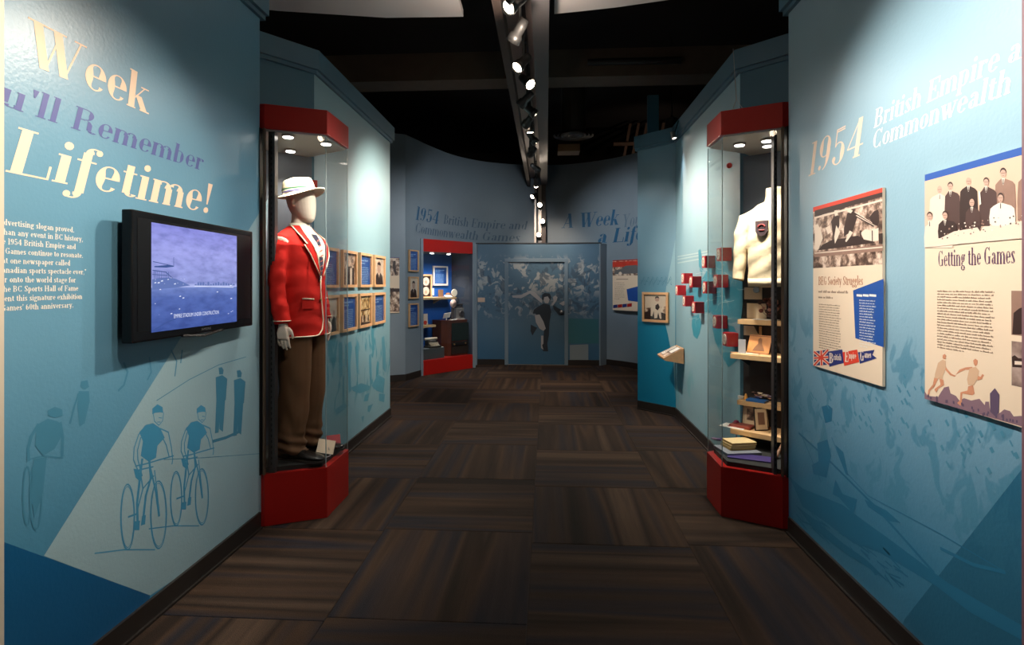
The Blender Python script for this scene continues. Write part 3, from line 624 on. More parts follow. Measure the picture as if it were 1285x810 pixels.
# --- printed drawings on the right wall (2.19x view, origin 980,440)
fR = flat_on(XR)
def ZR(x, y): return fR(980+x/2.19, 440+y/2.19)
def rm(off): return lambda u, v: (XR-off*.35, u, v)
rp = MB(); rr = rm(.0025)
def ro(pts): rp.poly([rr(*ZR(*p)) for p in pts])
def rl(pts, w_=.006): tube2d(rp, [ZR(*p) for p in pts], w_, rr)
p_ = [fR(1135, 778), fR(1285, 586)]
obj('dark_print', MB().poly([rm(.0015)(*p) for p in ((p_[0][0]+.05, 0.005), (p_[0][0], p_[0][1]), (p_[1][0], p_[1][1]), (p_[1][0]-.9, p_[1][1]+.5), (-.5, 1.0), (-.5, .005))]), WR1D, wr)
ro([(112, 155), (130, 150), (142, 160), (140, 195), (122, 200)]); ro([(100, 255), (128, 245), (138, 290), (125, 350), (90, 340), (85, 315), (104, 305)]); ro([(150, 260), (172, 280), (186, 345), (178, 340), (160, 290)])
ro([(150, 355), (170, 395), (210, 410), (200, 450), (160, 405), (142, 395)])
ro([(22, 345), (60, 380), (110, 400), (170, 425), (230, 470), (300, 520), (380, 580), (460, 640), (668, 760), (668, 800), (520, 720), (430, 650), (330, 590), (270, 555), (200, 530), (120, 470), (60, 430)])
ro([(40, 425), (100, 470), (170, 530), (235, 575), (300, 640), (260, 610), (180, 560), (90, 490)]); ro([(230, 410), (290, 440), (330, 475), (300, 470), (240, 430)])
rl([(50, 228), (140, 310), (260, 430), (420, 610)], .012); rl([(60, 240), (110, 360)], .006); rl([(140, 240), (175, 330), (240, 400)], .004); rl([(240, 400), (430, 500), (610, 605)], .004); rl([(440, 545), (530, 590), (615, 610)], .012)
rnd = random.Random(3)
for i in range(60):
    x = rnd.uniform(40, 320); y = 380+(x-40)*.62+rnd.uniform(10, 90); rl([(x, y), (x+rnd.uniform(12, 34), y+rnd.uniform(12, 34))], rnd.uniform(.003, .009))
sp_ = rp; rp = MB()
for i in range(110):
    x = rnd.uniform(30, 660); y = rnd.uniform(60, 300)*(.55+x/900); a = rnd.uniform(6, 16)
    if y > 60: rl([(x, y), (x+a*.3, y+a*.6), (x+a*.5, y+a)], rnd.uniform(.006, .016))
obj('crowd_print', rp, mat('right_crowd_print', (.07, .24, .34), .42), wr)
obj('skier_print', sp_, mat('right_figure_print', (.022, .16, .28), .42), wr)
# second left wall: printed figures low on the wall (5.4x view, origin 420,420)
f2 = flat_on(XL)
fp = MB(); fr_ = lm(.0025)
def Z2(x, y): return f2(420+x/5.4, 420+y/5.4)
for pts in ([(70, 70), (110, 45), (118, 90), (105, 200), (112, 380), (95, 400), (88, 250), (72, 200)], [(150, 30), (163, 60), (158, 260), (148, 270), (146, 120)],
            [(232, 140), (246, 130), (252, 330), (240, 360), (234, 240)], [(318, 20), (335, 10), (345, 120), (346, 260), (325, 230), (322, 120)], [(110, 360), (180, 330), (240, 350), (235, 375), (170, 400), (125, 385)],
            [(205, 410), (235, 395), (225, 450), (195, 455)], [(300, 400), (340, 405), (335, 460), (300, 450)], [(0, 510), (60, 470), (100, 480), (10, 550)], [(250, 350), (290, 270), (340, 300), (330, 400), (280, 380)],
            [(225, 485), (260, 470), (235, 530), (222, 520)], [(180, 560), (200, 550), (190, 600)], [(25, 60), (50, 50), (52, 280), (30, 300)]):
    fp.poly([fr_(*Z2(*p)) for p in pts])
obj('runner_print', fp, mat('left_far_figures', (.085, .285, .385), .42), wl2)

# ================================================================== MAP WALL, FRAMES, POSTERS
MAPB = mat('map_blue_print', (.045, .29, .40), .42); LINEP = mat('map_line_print', (.42, .56, .58), .42)
def ZM(x, y): return fR(790+x/2.895, 140+y/2.895)
mp_ = MB(); rq = rm(.0025)
for pts in ([(250, 505), (258, 500), (266, 540), (268, 575), (262, 600), (252, 560)], [(285, 540), (330, 520), (372, 525), (400, 540), (410, 600), (412, 700), (405, 760), (370, 770), (330, 760), (300, 735), (240, 720), (205, 700), (200, 660), (230, 625), (262, 612), (280, 580)],
            [(228, 745), (252, 738), (262, 770), (256, 805), (246, 828), (232, 815), (226, 780)], [(300, 780), (340, 772), (380, 782), (400, 830), (395, 900), (360, 930), (330, 880), (310, 830)],
            [(215, 625), (222, 620), (228, 650), (218, 655)]):
    mp_.poly([rq(*ZM(*p)) for p in pts])
obj('map_print', mp_, MAPB, wr2)
ml = MB(); rnd = random.Random(11)
for i in range(34):
    x, y = rnd.uniform(235, 395), rnd.uniform(545, 760); a = rnd.uniform(0, 6.28); pts = [(x, y)]
    for k in range(4): x += rnd.uniform(4, 12)*math.cos(a); y += rnd.uniform(4, 16)*math.sin(a); a += rnd.uniform(-.6, .6); pts.append((x, y))
    tube2d(ml, [ZM(*p) for p in pts], .004, rm(.0035))
for y_ in (520, 530, 543): tube2d(ml, [ZM(175, y_+8), ZM(285, y_-12)], .012, rm(.0015))
obj('map_lines', ml, LINEP, wr2)
w3n = Vector((-.72, -.69, 0)); w3p = Vector((XR, 6.35, 0))
def on3(px, py, off=.0): return onplane(px, py, w3p+w3n.normalized()*off, w3n)
# wave edge between the paler upper print and the deep teal on the return wall
wv = MB().poly([on3(px, py, .002) for px, py in ((847.5, 300), (847.5, 500), (845, 455), (838, 420), (832, 395), (836, 360), (842, 330))]); obj('wave_print', wv, WR2, wr3)
# faint ghost writing above the framed runner
gt = MB(); g0 = on3(803, 360, .003); g1 = on3(846, 360, .003); gd = (g1-g0)
for k in range(3):
    pts = [on3(804+i*1.5, 353+3.5*math.sin(i*1.7+k)+k*2-2, .003) for i in range(27)]
    for a, b_ in zip(pts[:-1], pts[1:]): gt.poly([a+Vector((0, 0, -.004)), b_+Vector((0, 0, -.004)), b_+Vector((0, 0, .004)), a+Vector((0, 0, .004))])
obj('ghost_print', gt, mat('ghost_wave', (.06, .20, .29), .5), wr3)
# --- red map boxes
REDBOX = mat('red_box', (.55, .02, .03), .4, noise=.08)
def redbox(s):
    r = thing('marker_box', None, None)
    h = s/2
    obj('body', MB().box(-s*.80, 0, -h*1.05, h*1.05, -h, h), REDBOX, r, local=True, bevel=.004)
    dk = MB().lathe([(h*.80, 0), (h*.80, .004), (h*.70, .006)], 20, Matrix.Translation((-s*.80, 0, 0)) @ Matrix.Rotation(R(-90), 4, 'Y'))
    obj('disc', dk, mat('marker_cream', (.80, .70, .58), .5), r, local=True)
    dq = MB()
    for k in range(5):
        a = k*1.2566; dq.box(-s*.80-.0075, -s*.80-.006, h*.32*math.cos(a)-.004, h*.32*math.cos(a)+.004, h*.32*math.sin(a)-h*.14, h*.32*math.sin(a)+h*.14)
    obj('emblem', dq, mat('marker_grey', (.35, .22, .20), .6), r, local=True)
    return r
RB = [((889.5, 329), 'red map marker box highest outside the case glass, left of the topmost one'), ((909, 319.6), 'highest red map marker box, seen through the right display case glass'),
      ((862.5, 349.7), 'red map marker box upper left of the cluster, above the leftmost box'), ((873, 354), 'red map marker box just right of and touching the upper left one'),
      ((854.6, 364.5), 'leftmost red map marker box on the map wall'), ((864, 378), 'red map marker box below and right of the leftmost box'),
      ((876.4, 386), 'lowest red map marker box of the left cluster, over the small blue island print'), ((890.5, 361), 'red map marker box in the middle beside the edge of the case glass'),
      ((905, 353), 'red map marker box second from top behind the case glass'), ((904, 404), 'red map marker box left of the upper small shelf, behind the glass'), ((917, 426), 'lowest red map marker box, beside the orange carved plaque')]
rb0 = redbox(.105)
for i, ((px, py), lab) in enumerate(RB):
    o = rb0 if i == 0 else copy_tree(rb0)
    p = onX(px, py, XR-.04); o.location = (XR-.001, p.y, p.z); tag(o, lab, 'map marker', 'red marker boxes on the world map')
# --- sepia photographs
SEP = photomat('sepia_photo', [(.05, .025, .015), (.22, .13, .09), (.60, .42, .30), (.85, .70, .55)], 16)
SEPW = photomat('sepia_photo_warm', [(.05, .03, .01), (.35, .18, .05), (.75, .50, .22), (.9, .75, .5)], 22)
SEPL = mat('sepia_light', (.80, .64, .50), .45); SEPD = mat('sepia_dark', (.035, .014, .010), .45); SEPM = mat('sepia_mid', (.30, .17, .12), .45, noise=.15, nscale=30); SKIN = mat('sepia_skin', (.58, .36, .27), .45)
# wooden frame hung on a plane: map (u right, v up, w out)
def frame(name, label, M, wd, ht, kind, group, seed=0, rim=.022, depth=.028, woodm=None):
    r = thing(name, label, 'frame', group=group); r.matrix_world = M; r.location, r.rotation_euler = M.to_translation(), M.to_euler()
    h_, v_ = wd/2, ht/2; rnd = random.Random(seed)
    mb = MB()      # local: x right, y up (v), z out
    mb.prism([(-h_, -v_), (h_, -v_), (h_-rim, -v_+rim), (-h_+rim, -v_+rim)], 0, depth).prism([(h_, -v_), (h_, v_), (h_-rim, v_-rim), (h_-rim, -v_+rim)], 0, depth)
    mb.prism([(h_, v_), (-h_, v_), (-h_+rim, v_-rim), (h_-rim, v_-rim)], 0, depth).prism([(-h_, v_), (-h_, -v_), (-h_+rim, -v_+rim), (-h_+rim, v_-rim)], 0, depth)
    obj('frame_moulding', mb, woodm or WOOD, r, local=True)
    iw, iv = h_-rim, v_-rim
    f = lambda u, v, w_=.0125: (u, v, .0113+(w_-.0125)*.3)
    if kind == 'text':
        obj('backing', MB().box(-iw, iw, -iv, iv, .002, .011), PBLUE, r, local=True)
        mb = MB(); textw = iw*1.5
        wordlines(mb, f, -textw/2, textw/2, iv*.62, 2, .026, .016, rnd, .15); wordlines(mb, f, -textw/2, textw/2, iv*.62-.065, int((iv*1.25)/.014), .0165, .0085, rnd)
        obj('print', mb, mat('pale_blue_text', (.35, .55, .85), .5), r, local=True)
    else:
        obj('backing', MB().box(-iw, iw, -iv, iv, .002, .011), SEP if kind != 'warm' else SEPW, r, local=True)
        d, l_, s_ = MB(), MB(), MB()
        if kind == 'portrait':
            l_.poly([f(-iw, -iv), f(iw, -iv), f(iw, iv), f(-iw, iv)])
            d.poly([f(x*iw, y*iv, .0135) for x, y in ((-.8, -1), (-.7, -.35), (-.35, -.12), (-.05, -.2), (.3, -.1), (.7, -.35), (.85, -1))])
            s_.poly([f(.36*iw*math.cos(a*.4)+0, iv*.25+.40*iw*math.sin(a*.4)*1.25, .0142) for a in range(16)])
            d.poly([f(x*iw, y*iv, .015) for x, y in ((-.38, .35), (-.3, .62), (0, .72), (.32, .6), (.38, .3), (.28, .45), (-.25, .48))])
            l_.poly([f(x*iw, y*iv, .0145) for x, y in ((-.12, -.12), (.12, -.12), (0, -.55))])
        elif kind == 'crowd':
            for k in range(5):
                cx_ = (-.7+.35*k)*iw; cy_ = iv*(.25+.12*rnd.uniform(-1, 1)); (l_ if k % 2 else d).poly([f(cx_-.2*iw, -iv), f(cx_+.22*iw, -iv), f(cx_+.16*iw, cy_-.02), f(cx_-.14*iw, cy_-.02)])
                s_.poly([f(cx_+.12*iw*math.cos(a*.63), cy_+.015+.10*iv*math.sin(a*.63), .0135) for a in range(10)])
        elif kind == 'pair':
            l_.poly([f(-iw, -iv*.2), f(iw, -iv*.1), f(iw, iv), f(-iw, iv)]); d.poly([f(x*iw, y*iv, .0135) for x, y in ((-.9, -1), (-.8, -.1), (-.45, .15), (-.15, -.1), (-.1, -1))]); d.poly([f(x*iw, y*iv, .0135) for x, y in ((.1, -1), (.2, -.3), (.5, -.05), (.8, -.25), (.9, -1))])
            for cx_, cy_ in ((-.47, .4), (.5, .12)): s_.poly([f(cx_*iw+.2*iw*math.cos(a*.63), cy_*iv+.17*iv*math.sin(a*.63), .014) for a in range(10)])
        elif kind == 'runner':
            l_.poly([f(-iw, -iv*.1), f(iw, iv*.1), f(iw, iv), f(-iw, iv)])
            d.poly([f(x*iw, y*iv, .0135) for x, y in ((-1, -1), (-1, -.45), (-.3, -.2), (.3, -.35), (1, -.5), (1, -1))])
            l_.poly([f(x*iw, y*iv, .0145) for x, y in ((-.35, .35), (.1, .45), (.45, .1), (.5, -.4), (.55, -.9), (.4, -.9), (.25, -.4), (.15, -.85), (-.1, -.9), (-.15, -.3), (-.3, -.75), (-.45, -.7), (-.42, 0))])
            d.poly([f(x*iw, y*iv, .0155) for x, y in ((.0, .15), (.25, .3), (.4, .0), (.2, -.25), (-.02, -.1))])
            s_.poly([f(.15*iw+.2*iw*math.cos(a*.63), .62*iv+.17*iv*math.sin(a*.63), .0150) for a in range(10)]); d.poly([f(x*iw, y*iv, .0162) for x, y in ((-.06, .68), (.02, .86), (.25, .88), (.36, .70), (.16, .76))])
        elif kind == 'ovals':
            d.poly([f(-iw, -iv), f(iw, -iv), f(iw, iv), f(-iw, iv)])
            for cy_ in (.47, -.47): l_.poly([f(.78*iw*math.cos(a*.314), cy_*iv+.42*iv*math.sin(a*.314), .0135) for a in range(20)])
            for cy_ in (.42, -.55): s_.poly([f(.3*iw*math.cos(a*.63), cy_*iv+.18*iv*math.sin(a*.63), .0145) for a in range(10)])
        elif kind == 'warm':
            d.poly([f(-iw, -.05*iv), f(iw, -.0*iv), f(iw, .08*iv), f(-iw, .04*iv)]); d.poly([f(-iw, -iv), f(iw, -iv), f(iw, -.85*iv), f(-iw, -.8*iv)])
            for k in range(5): cx_ = (-.7+.35*k)*iw; (l_ if k % 2 else d).poly([f(cx_-.12*iw, -.8*iv, .0135), f(cx_+.12*iw, -.8*iv, .0135), f(cx_+.08*iw, -.35*iv, .0135), f(cx_-.08*iw, -.35*iv, .0135)])
        if l_.f: obj('print_light', l_, SEPL, r, local=True)
        if d.f: obj('print_dark', d, SEPD, r, local=True)
        if s_.f: obj('print_figure', s_, SKIN, r, local=True)
    obj('glazing', MB().box(-iw, iw, -iv, iv, .017, .0185), GLASS, r, local=True)
    return r
def wallM(kind, p):                       # local x right, y up, z out of the wall
    if kind == 'L': c = ((0, 1, 0), (0, 0, 1), (1, 0, 0))
    elif kind == 'R': c = ((0, -1, 0), (0, 0, 1), (-1, 0, 0))
    else: n = kind; c = ((-n.y, n.x, 0), (0, 0, 1), (n.x, n.y, 0))
    M = Matrix([(c[0][0], c[1][0], c[2][0], p[0]), (c[0][1], c[1][1], c[2][1], p[1]), (c[0][2], c[1][2], c[2][2], p[2]), (0, 0, 0, 1)]); return M
FR = [('text', 8, 150, 58, 382, 'first blue text panel of the upper row, next to the red blazer'), ('crowd', 178, 281, 96, 395, 'photograph of a standing group, second in the upper row'), ('text', 304, 390, 130, 402, 'blue text panel third in the upper row'), ('portrait', 408, 486, 156, 406, 'portrait photograph at the far end of the upper row'),
      ('pair', 45, 152, 455, 768, 'photograph of two figures, nearest in the lower row'), ('text', 176, 282, 452, 755, 'blue text panel second in the lower row'), ('warm', 300, 388, 455, 728, 'golden-toned action photograph, third in the lower row'), ('text', 405, 486, 455, 706, 'blue text panel at the far end of the lower row')]
for i, (k, xa, xb, ya, yb, lab) in enumerate(FR):
    row = i//4; a = onX(400+xa/5.786, 356, XL+.028); b_ = onX(400+xb/5.786, 356, XL+.028)
    zt_, zb_ = ((1.79, 1.465) if row == 0 else (1.405, 1.08))
    yc = (a.y+b_.y)/2
    frame('picture_frame', 'wood frame: '+lab, wallM('L', (XL+.001, yc, (zt_+zb_)/2)), b_.y-a.y, zt_-zb_, k, 'framed pictures on the left rear wall', seed=i, rim=.024)
for i, (k, px0, px1, y0, y1, lab) in enumerate([('text', 511.5, 523, 314, 341, 'top small blue text panel of the three beside the red alcove case'), ('portrait', 511.5, 523, 347.5, 375, 'small portrait photograph, middle of the three beside the red alcove case'), ('text', 511.5, 523, 381, 410, 'bottom small blue text panel of the three beside the red alcove case')]):
    s0, za = oncurve(px0, y0); s1, _ = oncurve(px1, y0); _, zb_ = oncurve((px0+px1)/2, y1); _, za = oncurve((px0+px1)/2, y0)
    p, n = curvept((s0+s1)/2, .012); frame('picture_frame', lab, wallM(n, (p.x, p.y, (za+zb_)/2)), (s1-s0), za-zb_, k, 'three small frames beside the alcove case', seed=20+i, rim=.02)
a = on3(807.5, 367); b_ = on3(840, 367); n3 = w3n.normalized(); c_ = (a+b_)/2
frame('picture_frame', 'wooden frame with a photograph of a runner on the teal wall', wallM(n3, (c_.x+n3.x*.002, c_.y+n3.y*.002, (on3(824, 367).z+on3(824, 404.5).z)/2)), (b_-a).length, on3(824, 367).z-on3(824, 404.5).z, 'runner', None, seed=31, rim=.028)
# --- small slanted reading shelf under it
r = thing('reading_shelf', 'small slanted wooden label shelf with a printed sheet, under the framed runner', 'shelf', (1.33, 6.40, 1.0))
q0 = on3(841, 447, .0); dirw = Vector((-w3n.y, w3n.x, 0)).normalized()
tl, trr = on3(833, 440, .002), on3(862, 440, .002)
base = on3(848, 437, .004); base.z = 0; ux = Vector((.72, -.69, 0)); out = n3
B0 = Vector((1.40, 6.36, 0)); n_ = Vector((-.86, -.5, 0)); ux = Vector((.5, -.86, 0))
zc = P(845, 440, 6.3).z
def rs(u, o_, z): return tuple(Vector((1.45, 6.12, zc))+Vector((0, -1, 0))*u+Vector((-1, 0, 0))*o_+Vector((0, 0, z)))
bw = .17
obj('wedge', MB().loft([[rs(-bw, 0, -.09), rs(-bw, .20, -.055), rs(-bw, .21, -.03), rs(-bw, 0, .075)], [rs(bw, 0, -.09), rs(bw, .20, -.055), rs(bw, .21, -.03), rs(bw, 0, .075)]]), WOOD, r)
def rt(u, v, k=.003): t = (v+.5); return rs(u*.92*bw*2/1, .195-.185*t, -.022+.096*t+k)
obj('printed_sheet', MB().poly([rt(-.5, -.47), rt(.5, -.47), rt(.5, .45), rt(-.5, .45)]), SEP, r)
m_ = MB(); m_.poly([rt(-.42, -.4, .0045), rt(-.1, -.4, .0045), rt(-.1, .4, .0045), rt(-.42, .4, .0045)]); m_.poly([rt(.0, -.1, .0045), rt(.42, -.1, .0045), rt(.42, .4, .0045), rt(.0, .4, .0045)]); obj('print_light', m_, WHITE, r)
m_ = MB(); wordlines(m_, lambda u, v: rt(u, v, .0055), -.4, -.12, .3, 7, .1, .04, random.Random(2)); obj('print_dark', m_, INK, r)
# --- poster strip on the far left wall, car poster far right
def poster(name, label, M, wd, ht, cat='poster'):
    r = thing(name, label, cat); r.location, r.rotation_euler = M.to_translation(), M.to_euler(); h_, v_ = wd/2, ht/2
    obj('board', MB().box(-h_, h_, -v_, v_, 0, .012), CREAM, r, local=True); return r, (lambda u, v, w_=.0135: (-h_+u*wd, v_-v*ht, .0124+(w_-.0135)*.22))
s0, zt_ = oncurve(487.5, 323); s1, _ = oncurve(501, 323); zb_ = oncurve(494, 393)[1]; p, n = curvept((s0+s1)/2, .004)
pw = s1-s0
r, f = poster('wall_poster', 'narrow cream poster with two sepia photographs, behind the end of the left rear wall', wallM(n, (p.x, p.y, (zt_+zb_)/2)), pw, zt_-zb_)
def q4(mb, f, u0, v0, u1, v1, w_=.0135): return mb.poly([f(u0, v1, w_), f(u1, v1, w_), f(u1, v0, w_), f(u0, v0, w_)])
obj('header_bar', q4(MB(), f, 0, 0, 1, .012), DKBLUE, r, local=True); obj('photograph', q4(MB(), f, 0, .015, 1, .33), SEP, r, local=True)
obj('photograph', q4(MB(), f, 0, .55, 1, .98), SEP, r, local=True)
m_ = MB(); m_.poly([f(.45, .06, .015), f(.62, .07, .015), f(.65, .2, .015), f(.75, .3, .015), f(.6, .32, .015), f(.45, .24, .015), f(.35, .15, .015)])
q4(m_, f, .0, .56, 1, .62, .015); obj('print_dark', m_, SEPD, r, local=True)
a = oncurve(771.5, 327); b_ = oncurve(812, 327); zb_ = oncurve(790, 390)[1]; p, n = curvept((a[0]+b_[0])/2, .004); pa, na = curvept(a[0]); pb, nb = curvept(b_[0])
dv = (pb-pa); nv = Vector((dv.y, -dv.x)).normalized(); pc = (pa+pb)/2+nv*.04; zt_ = a[1]
r, f = poster('wall_poster', 'cream poster with a vintage car photograph, far right of the curved wall', wallM(nv, (pc.x, pc.y, (zt_+zb_)/2)), dv.length, zt_-zb_)
obj('header_bar', q4(MB(), f, 0, 0, 1, .02), RED, r, local=True); obj('photograph', q4(MB(), f, 0, .02, 1, .31), SEP, r, local=True)
obj('red_print', q4(MB(), f, 0, .03, 1, .14, .0145), mat('red_print', (.55, .04, .02), .5, noise=.4, nscale=12), r, local=True)
m_ = MB(); m_.poly([f(*p, .0155) for p in ((.06, .26), (.08, .20), (.3, .18), (.4, .12), (.75, .11), (.85, .18), (1, .19), (1, .27), (.06, .28))]); obj('car_print', m_, mat('car_grey', (.13, .13, .13), .4), r, local=True)
m_ = MB()
for u in (.25, .85): m_.poly([f(u+.055*math.cos(a*.52), .27+.035*math.sin(a*.52), .0165) for a in range(12)])
obj('wheel_print', m_, SEPL, r, local=True)
m_ = MB().poly([f(*p, .0145) for p in ((.45, .58), (.8, .52), (.8, .82), (.5, .80))]); obj('blue_box', m_, PBLUE, r, local=True)
m_ = MB(); wordlines(m_, lambda u, v: f(u, -v, .0145), .07, .4, -.46, 9, .04, .014, random.Random(5)); q4(m_, f, .12, .375, .5, .39, .0145); obj('print', m_, mat('soft_ink', (.35, .24, .17), .6), r, local=True)
m_ = MB(); m2_ = MB()
for k in range(4): (m_ if k % 2 else m2_).poly([f(.02+.15*k, .90-.012*k, .0145), f(.16+.15*k, .885-.012*k, .0145), f(.16+.15*k, .95-.012*k, .0145), f(.02+.15*k, .965-.012*k, .0145)])
obj('banner_red', m_, RED, r, local=True); obj('banner_navy', m2_, DKBLUE, r, local=True)
fP = flat_on(XR-.0155); PA1, PA0, PB1, PB0 = 3.099, 2.4795, 1.913, 1.0555
# --- panel one: "BEG Society Struggles"
BROWNT = mat('brown_heading', (.42, .17, .09), .5)
r, f = poster('exhibit_panel', 'tall cream exhibit panel with red top bar and blue text box', wallM('R', (XR-.003, (PA0+PA1)/2, (PB0+PB1)/2)), .6195, .8575, 'exhibit panel')
for o in r.children: o.name = 'board'
obj('header_bar', q4(MB(), f, 0, 0, 1, .03), mat('bright_red_print', (.72, .05, .02), .5), r, local=True)
ph = obj('photograph', q4(MB(), f, 0, .03, 1, .385), photomat('street_photo', [(.06, .03, .02), (.16, .09, .06), (.5, .33, .24), (.8, .62, .48)], 22, (1, 1, 1)), r, local=True)
d, l_, md_ = MB(), MB(), MB()
def T1(x, y):      # 6.23x view of the photo (origin 1015,230) -> panel uv
    Y, Z = fP(1015+x/6.23, 230+y/6.23); return ((PA1-Y)/.6195, (PB1-Z)/.8575)
def pp(mb, pts, w_, T): mb.poly([f(*T(*p), w_) for p in pts])
pp(d, [(45, 215), (575, 70), (575, 105), (45, 265)], .0145, T1); pp(d, [(110, 480), (190, 440), (280, 430), (380, 410), (520, 465), (120, 520), (70, 525)], .0145, T1)
pp(md_, [(45, 540), (578, 480), (578, 530), (45, 580)], .0145, T1); pp(l_, [(45, 265), (575, 125), (575, 140), (45, 280)], .0155, T1)
pp(l_, [(45, 545), (578, 495), (578, 505), (45, 552)], .0155, T1)
pp(l_, [(46, 330), (70, 320), (95, 370), (110, 430), (75, 520), (46, 520)], .0155, T1); pp(d, [(175, 300), (205, 240), (240, 260), (240, 330), (225, 380), (205, 465), (190, 420)], .016, T1); pp(d, [(275, 350), (300, 240), (340, 210), (385, 250), (365, 310), (340, 380), (300, 400), (275, 420)], .016, T1)
pp(l_, [(215, 330), (245, 380), (225, 430), (205, 475), (200, 420)], .017, T1); pp(l_, [(320, 370), (345, 385), (325, 420), (295, 460), (285, 455)], .017, T1); pp(l_, [(305, 195), (345, 215), (330, 235), (300, 225)], .017, T1); pp(l_, [(200, 215), (222, 210), (228, 250), (205, 260)], .017, T1)
for k in range(4): pp(l_ if k % 2 == 0 else d, [(355+k*6, 225+k*14), (365+k*6, 222+k*14), (515, 322+k*4), (505, 330+k*4)], .0165+.0004*k, T1)
pp(d, [(510, 220), (545, 205), (552, 300), (540, 335), (505, 325), (470, 270)], .0172, T1); pp(l_, [(130, 350), (165, 330), (180, 380), (150, 400)], .016, T1); pp(l_, [(405, 390), (440, 360), (490, 370), (545, 350), (545, 450), (500, 455), (430, 440)], .0152, T1)
pp(d, [(400, 370), (410, 370), (412, 450), (402, 450)], .0165, T1); pp(d, [(492, 370), (500, 370), (502, 460), (494, 460)], .0165, T1); pp(d, [(545, 395), (578, 390), (578, 475), (550, 470)], .0165, T1)
obj('print_dark', d, SEPD, r, local=True); obj('print_mid', md_, SEPM, r, local=True); obj('print_light', l_, SEPL, r, local=True)
tx = lambda u, v: f(.095+u/.625, .49-v/.865, .0145)
m_ = MB(); textmb(m_, 'BEG Society Struggles', tx, .062, width=.42, T=.14, t=.04, seg=10); obj('heading', m_, BROWNT, r, local=True)
m_ = MB(); wordlines(m_, lambda u, v: f(u/.625, -v/.865, .0145), .06, .36, -.465, 2, .030, .013, random.Random(9), .05); obj('subheading', m_, mat('soft_ink', (.35, .24, .17), .6), r, local=True)
m_ = MB(); wordlines(m_, lambda u, v: f(u/.625, -v/.865, .0145), .065, .29, -.53, 19, .0128, .0056, random.Random(9), .1); obj('print', m_, INK, r, local=True)
def T1b(x, y): Y, Z = fP(1015+x/5.79, 350+y/5.79); return ((PA1-Y)/.6195, (PB1-Z)/.8575)
m_ = MB(); pp(m_, [(322, 85), (543, 0), (543, 498), (338, 432)], .0145, T1b); obj('blue_box', m_, PBLUE, r, local=True)
m_ = MB()
for a_, b2 in ((347, 388), (393, 434), (439, 490)): pp(m_, [(a_, 112), (b2, 115), (b2, 132), (a_, 128)], .0155, T1b)
u0, v0 = T1b(368, 160)
wordlines(m_, lambda u, v: f(u/.625, -v/.865, .0155), u0*.625, u0*.625+.13, -v0*.865, 18, .0125, .0056, random.Random(4), .2); obj('print_white', m_, WHITE, r, local=True)
nv_, rd_, wh_ = MB(), MB(), MB()
pp(nv_, [(38, 530), (140, 515), (150, 625), (38, 632)], .0145, T1b)
for a_, b2 in (((38, 530), (150, 625)), ((38, 630), (140, 517)), ((38, 578), (146, 570)), ((90, 522), (93, 630))):
    ax, ay = a_; bx, by = b2; dx_, dy_ = bx-ax, by-ay; L_ = math.hypot(dx_, dy_); nx, ny = -dy_/L_, dx_/L_
    pp(wh_, [(ax-nx*11, ay-ny*11), (bx-nx*11, by-ny*11), (bx+nx*11, by+ny*11), (ax+nx*11, ay+ny*11)], .0152, T1b); pp(rd_, [(ax-nx*6, ay-ny*6), (bx-nx*6, by-ny*6), (bx+nx*6, by+ny*6), (ax+nx*6, ay+ny*6)], .016, T1b)
pp(nv_, [(138, 530), (243, 514), (262, 610), (150, 640)], .0165, T1b); pp(rd_, [(245, 535), (352, 515), (366, 605), (258, 634)], .0165, T1b); pp(nv_, [(358, 535), (478, 517), (462, 553), (494, 578), (372, 618)], .0168, T1b)
for t_, x0_, x1_, y_, hh in (('B', 148, 180, 612, 1), ('ritish', 182, 238, 590, .6), ('E', 262, 290, 603, 1), ('mpire', 292, 345, 580, .6), ('G', 372, 402, 598, 1), ('ames', 404, 455, 574, .6)):
    ua, va = T1b(x0_, y_); ub, vb = T1b(x1_, y_-8)
    textmb(wh_, t_, lambda u, v: f(ua+u, va+(vb-va)*(u/(ub-ua))*.5-v/.865, .018), .062*hh*1.15, width=ub-ua, T=.17, t=.06, seg=10)
obj('banner_navy', nv_, DKBLUE, r, local=True); obj('banner_red', rd_, mat('bright_red_print', (.72, .05, .02)), r, local=True); obj('banner_white', wh_, SEPL, r, local=True)
# --- panel two: "Getting the Games" (runs on behind the jamb)
PY0, PZ1 = fP(1160.5, 219.5); PW = .78
PZ0 = fP(1160.5, 500)[1]; PH = PZ1-PZ0
r, f = poster('exhibit_panel', 'large cream exhibit panel with blue top bar and dinner party photograph', wallM('R', (XR-.003, PY0-PW/2, (PZ1+PZ0)/2)), PW, PH, 'exhibit panel')
def TP(px, py): Y, Z = fP(px, py); return ((PY0-Y)/PW, (PZ1-Z)/PH)
def T2(x, y): return TP(1155+x/5.785, 180+y/5.785)
def T3(x, y): return TP(1155+x/6.75, 310+y/6.75)
def T4(x, y): return TP(1155+x/6.75, 420+y/6.75)
obj('header_bar', q4(MB(), f, 0, 0, 1, .029), mat('bar_blue', (.01, .08, .36), .45), r, local=True)
BG = mat('photo_backdrop', (.70, .47, .33), .5, noise=.06)
vph = T2(34, 755)[1]; obj('photograph', q4(MB(), f, 0, .029, 1, vph), BG, r, local=True)
d, l_, md_, sk, wt, dd = MB(), MB(), MB(), MB(), MB(), MB()
wk = [.0145]
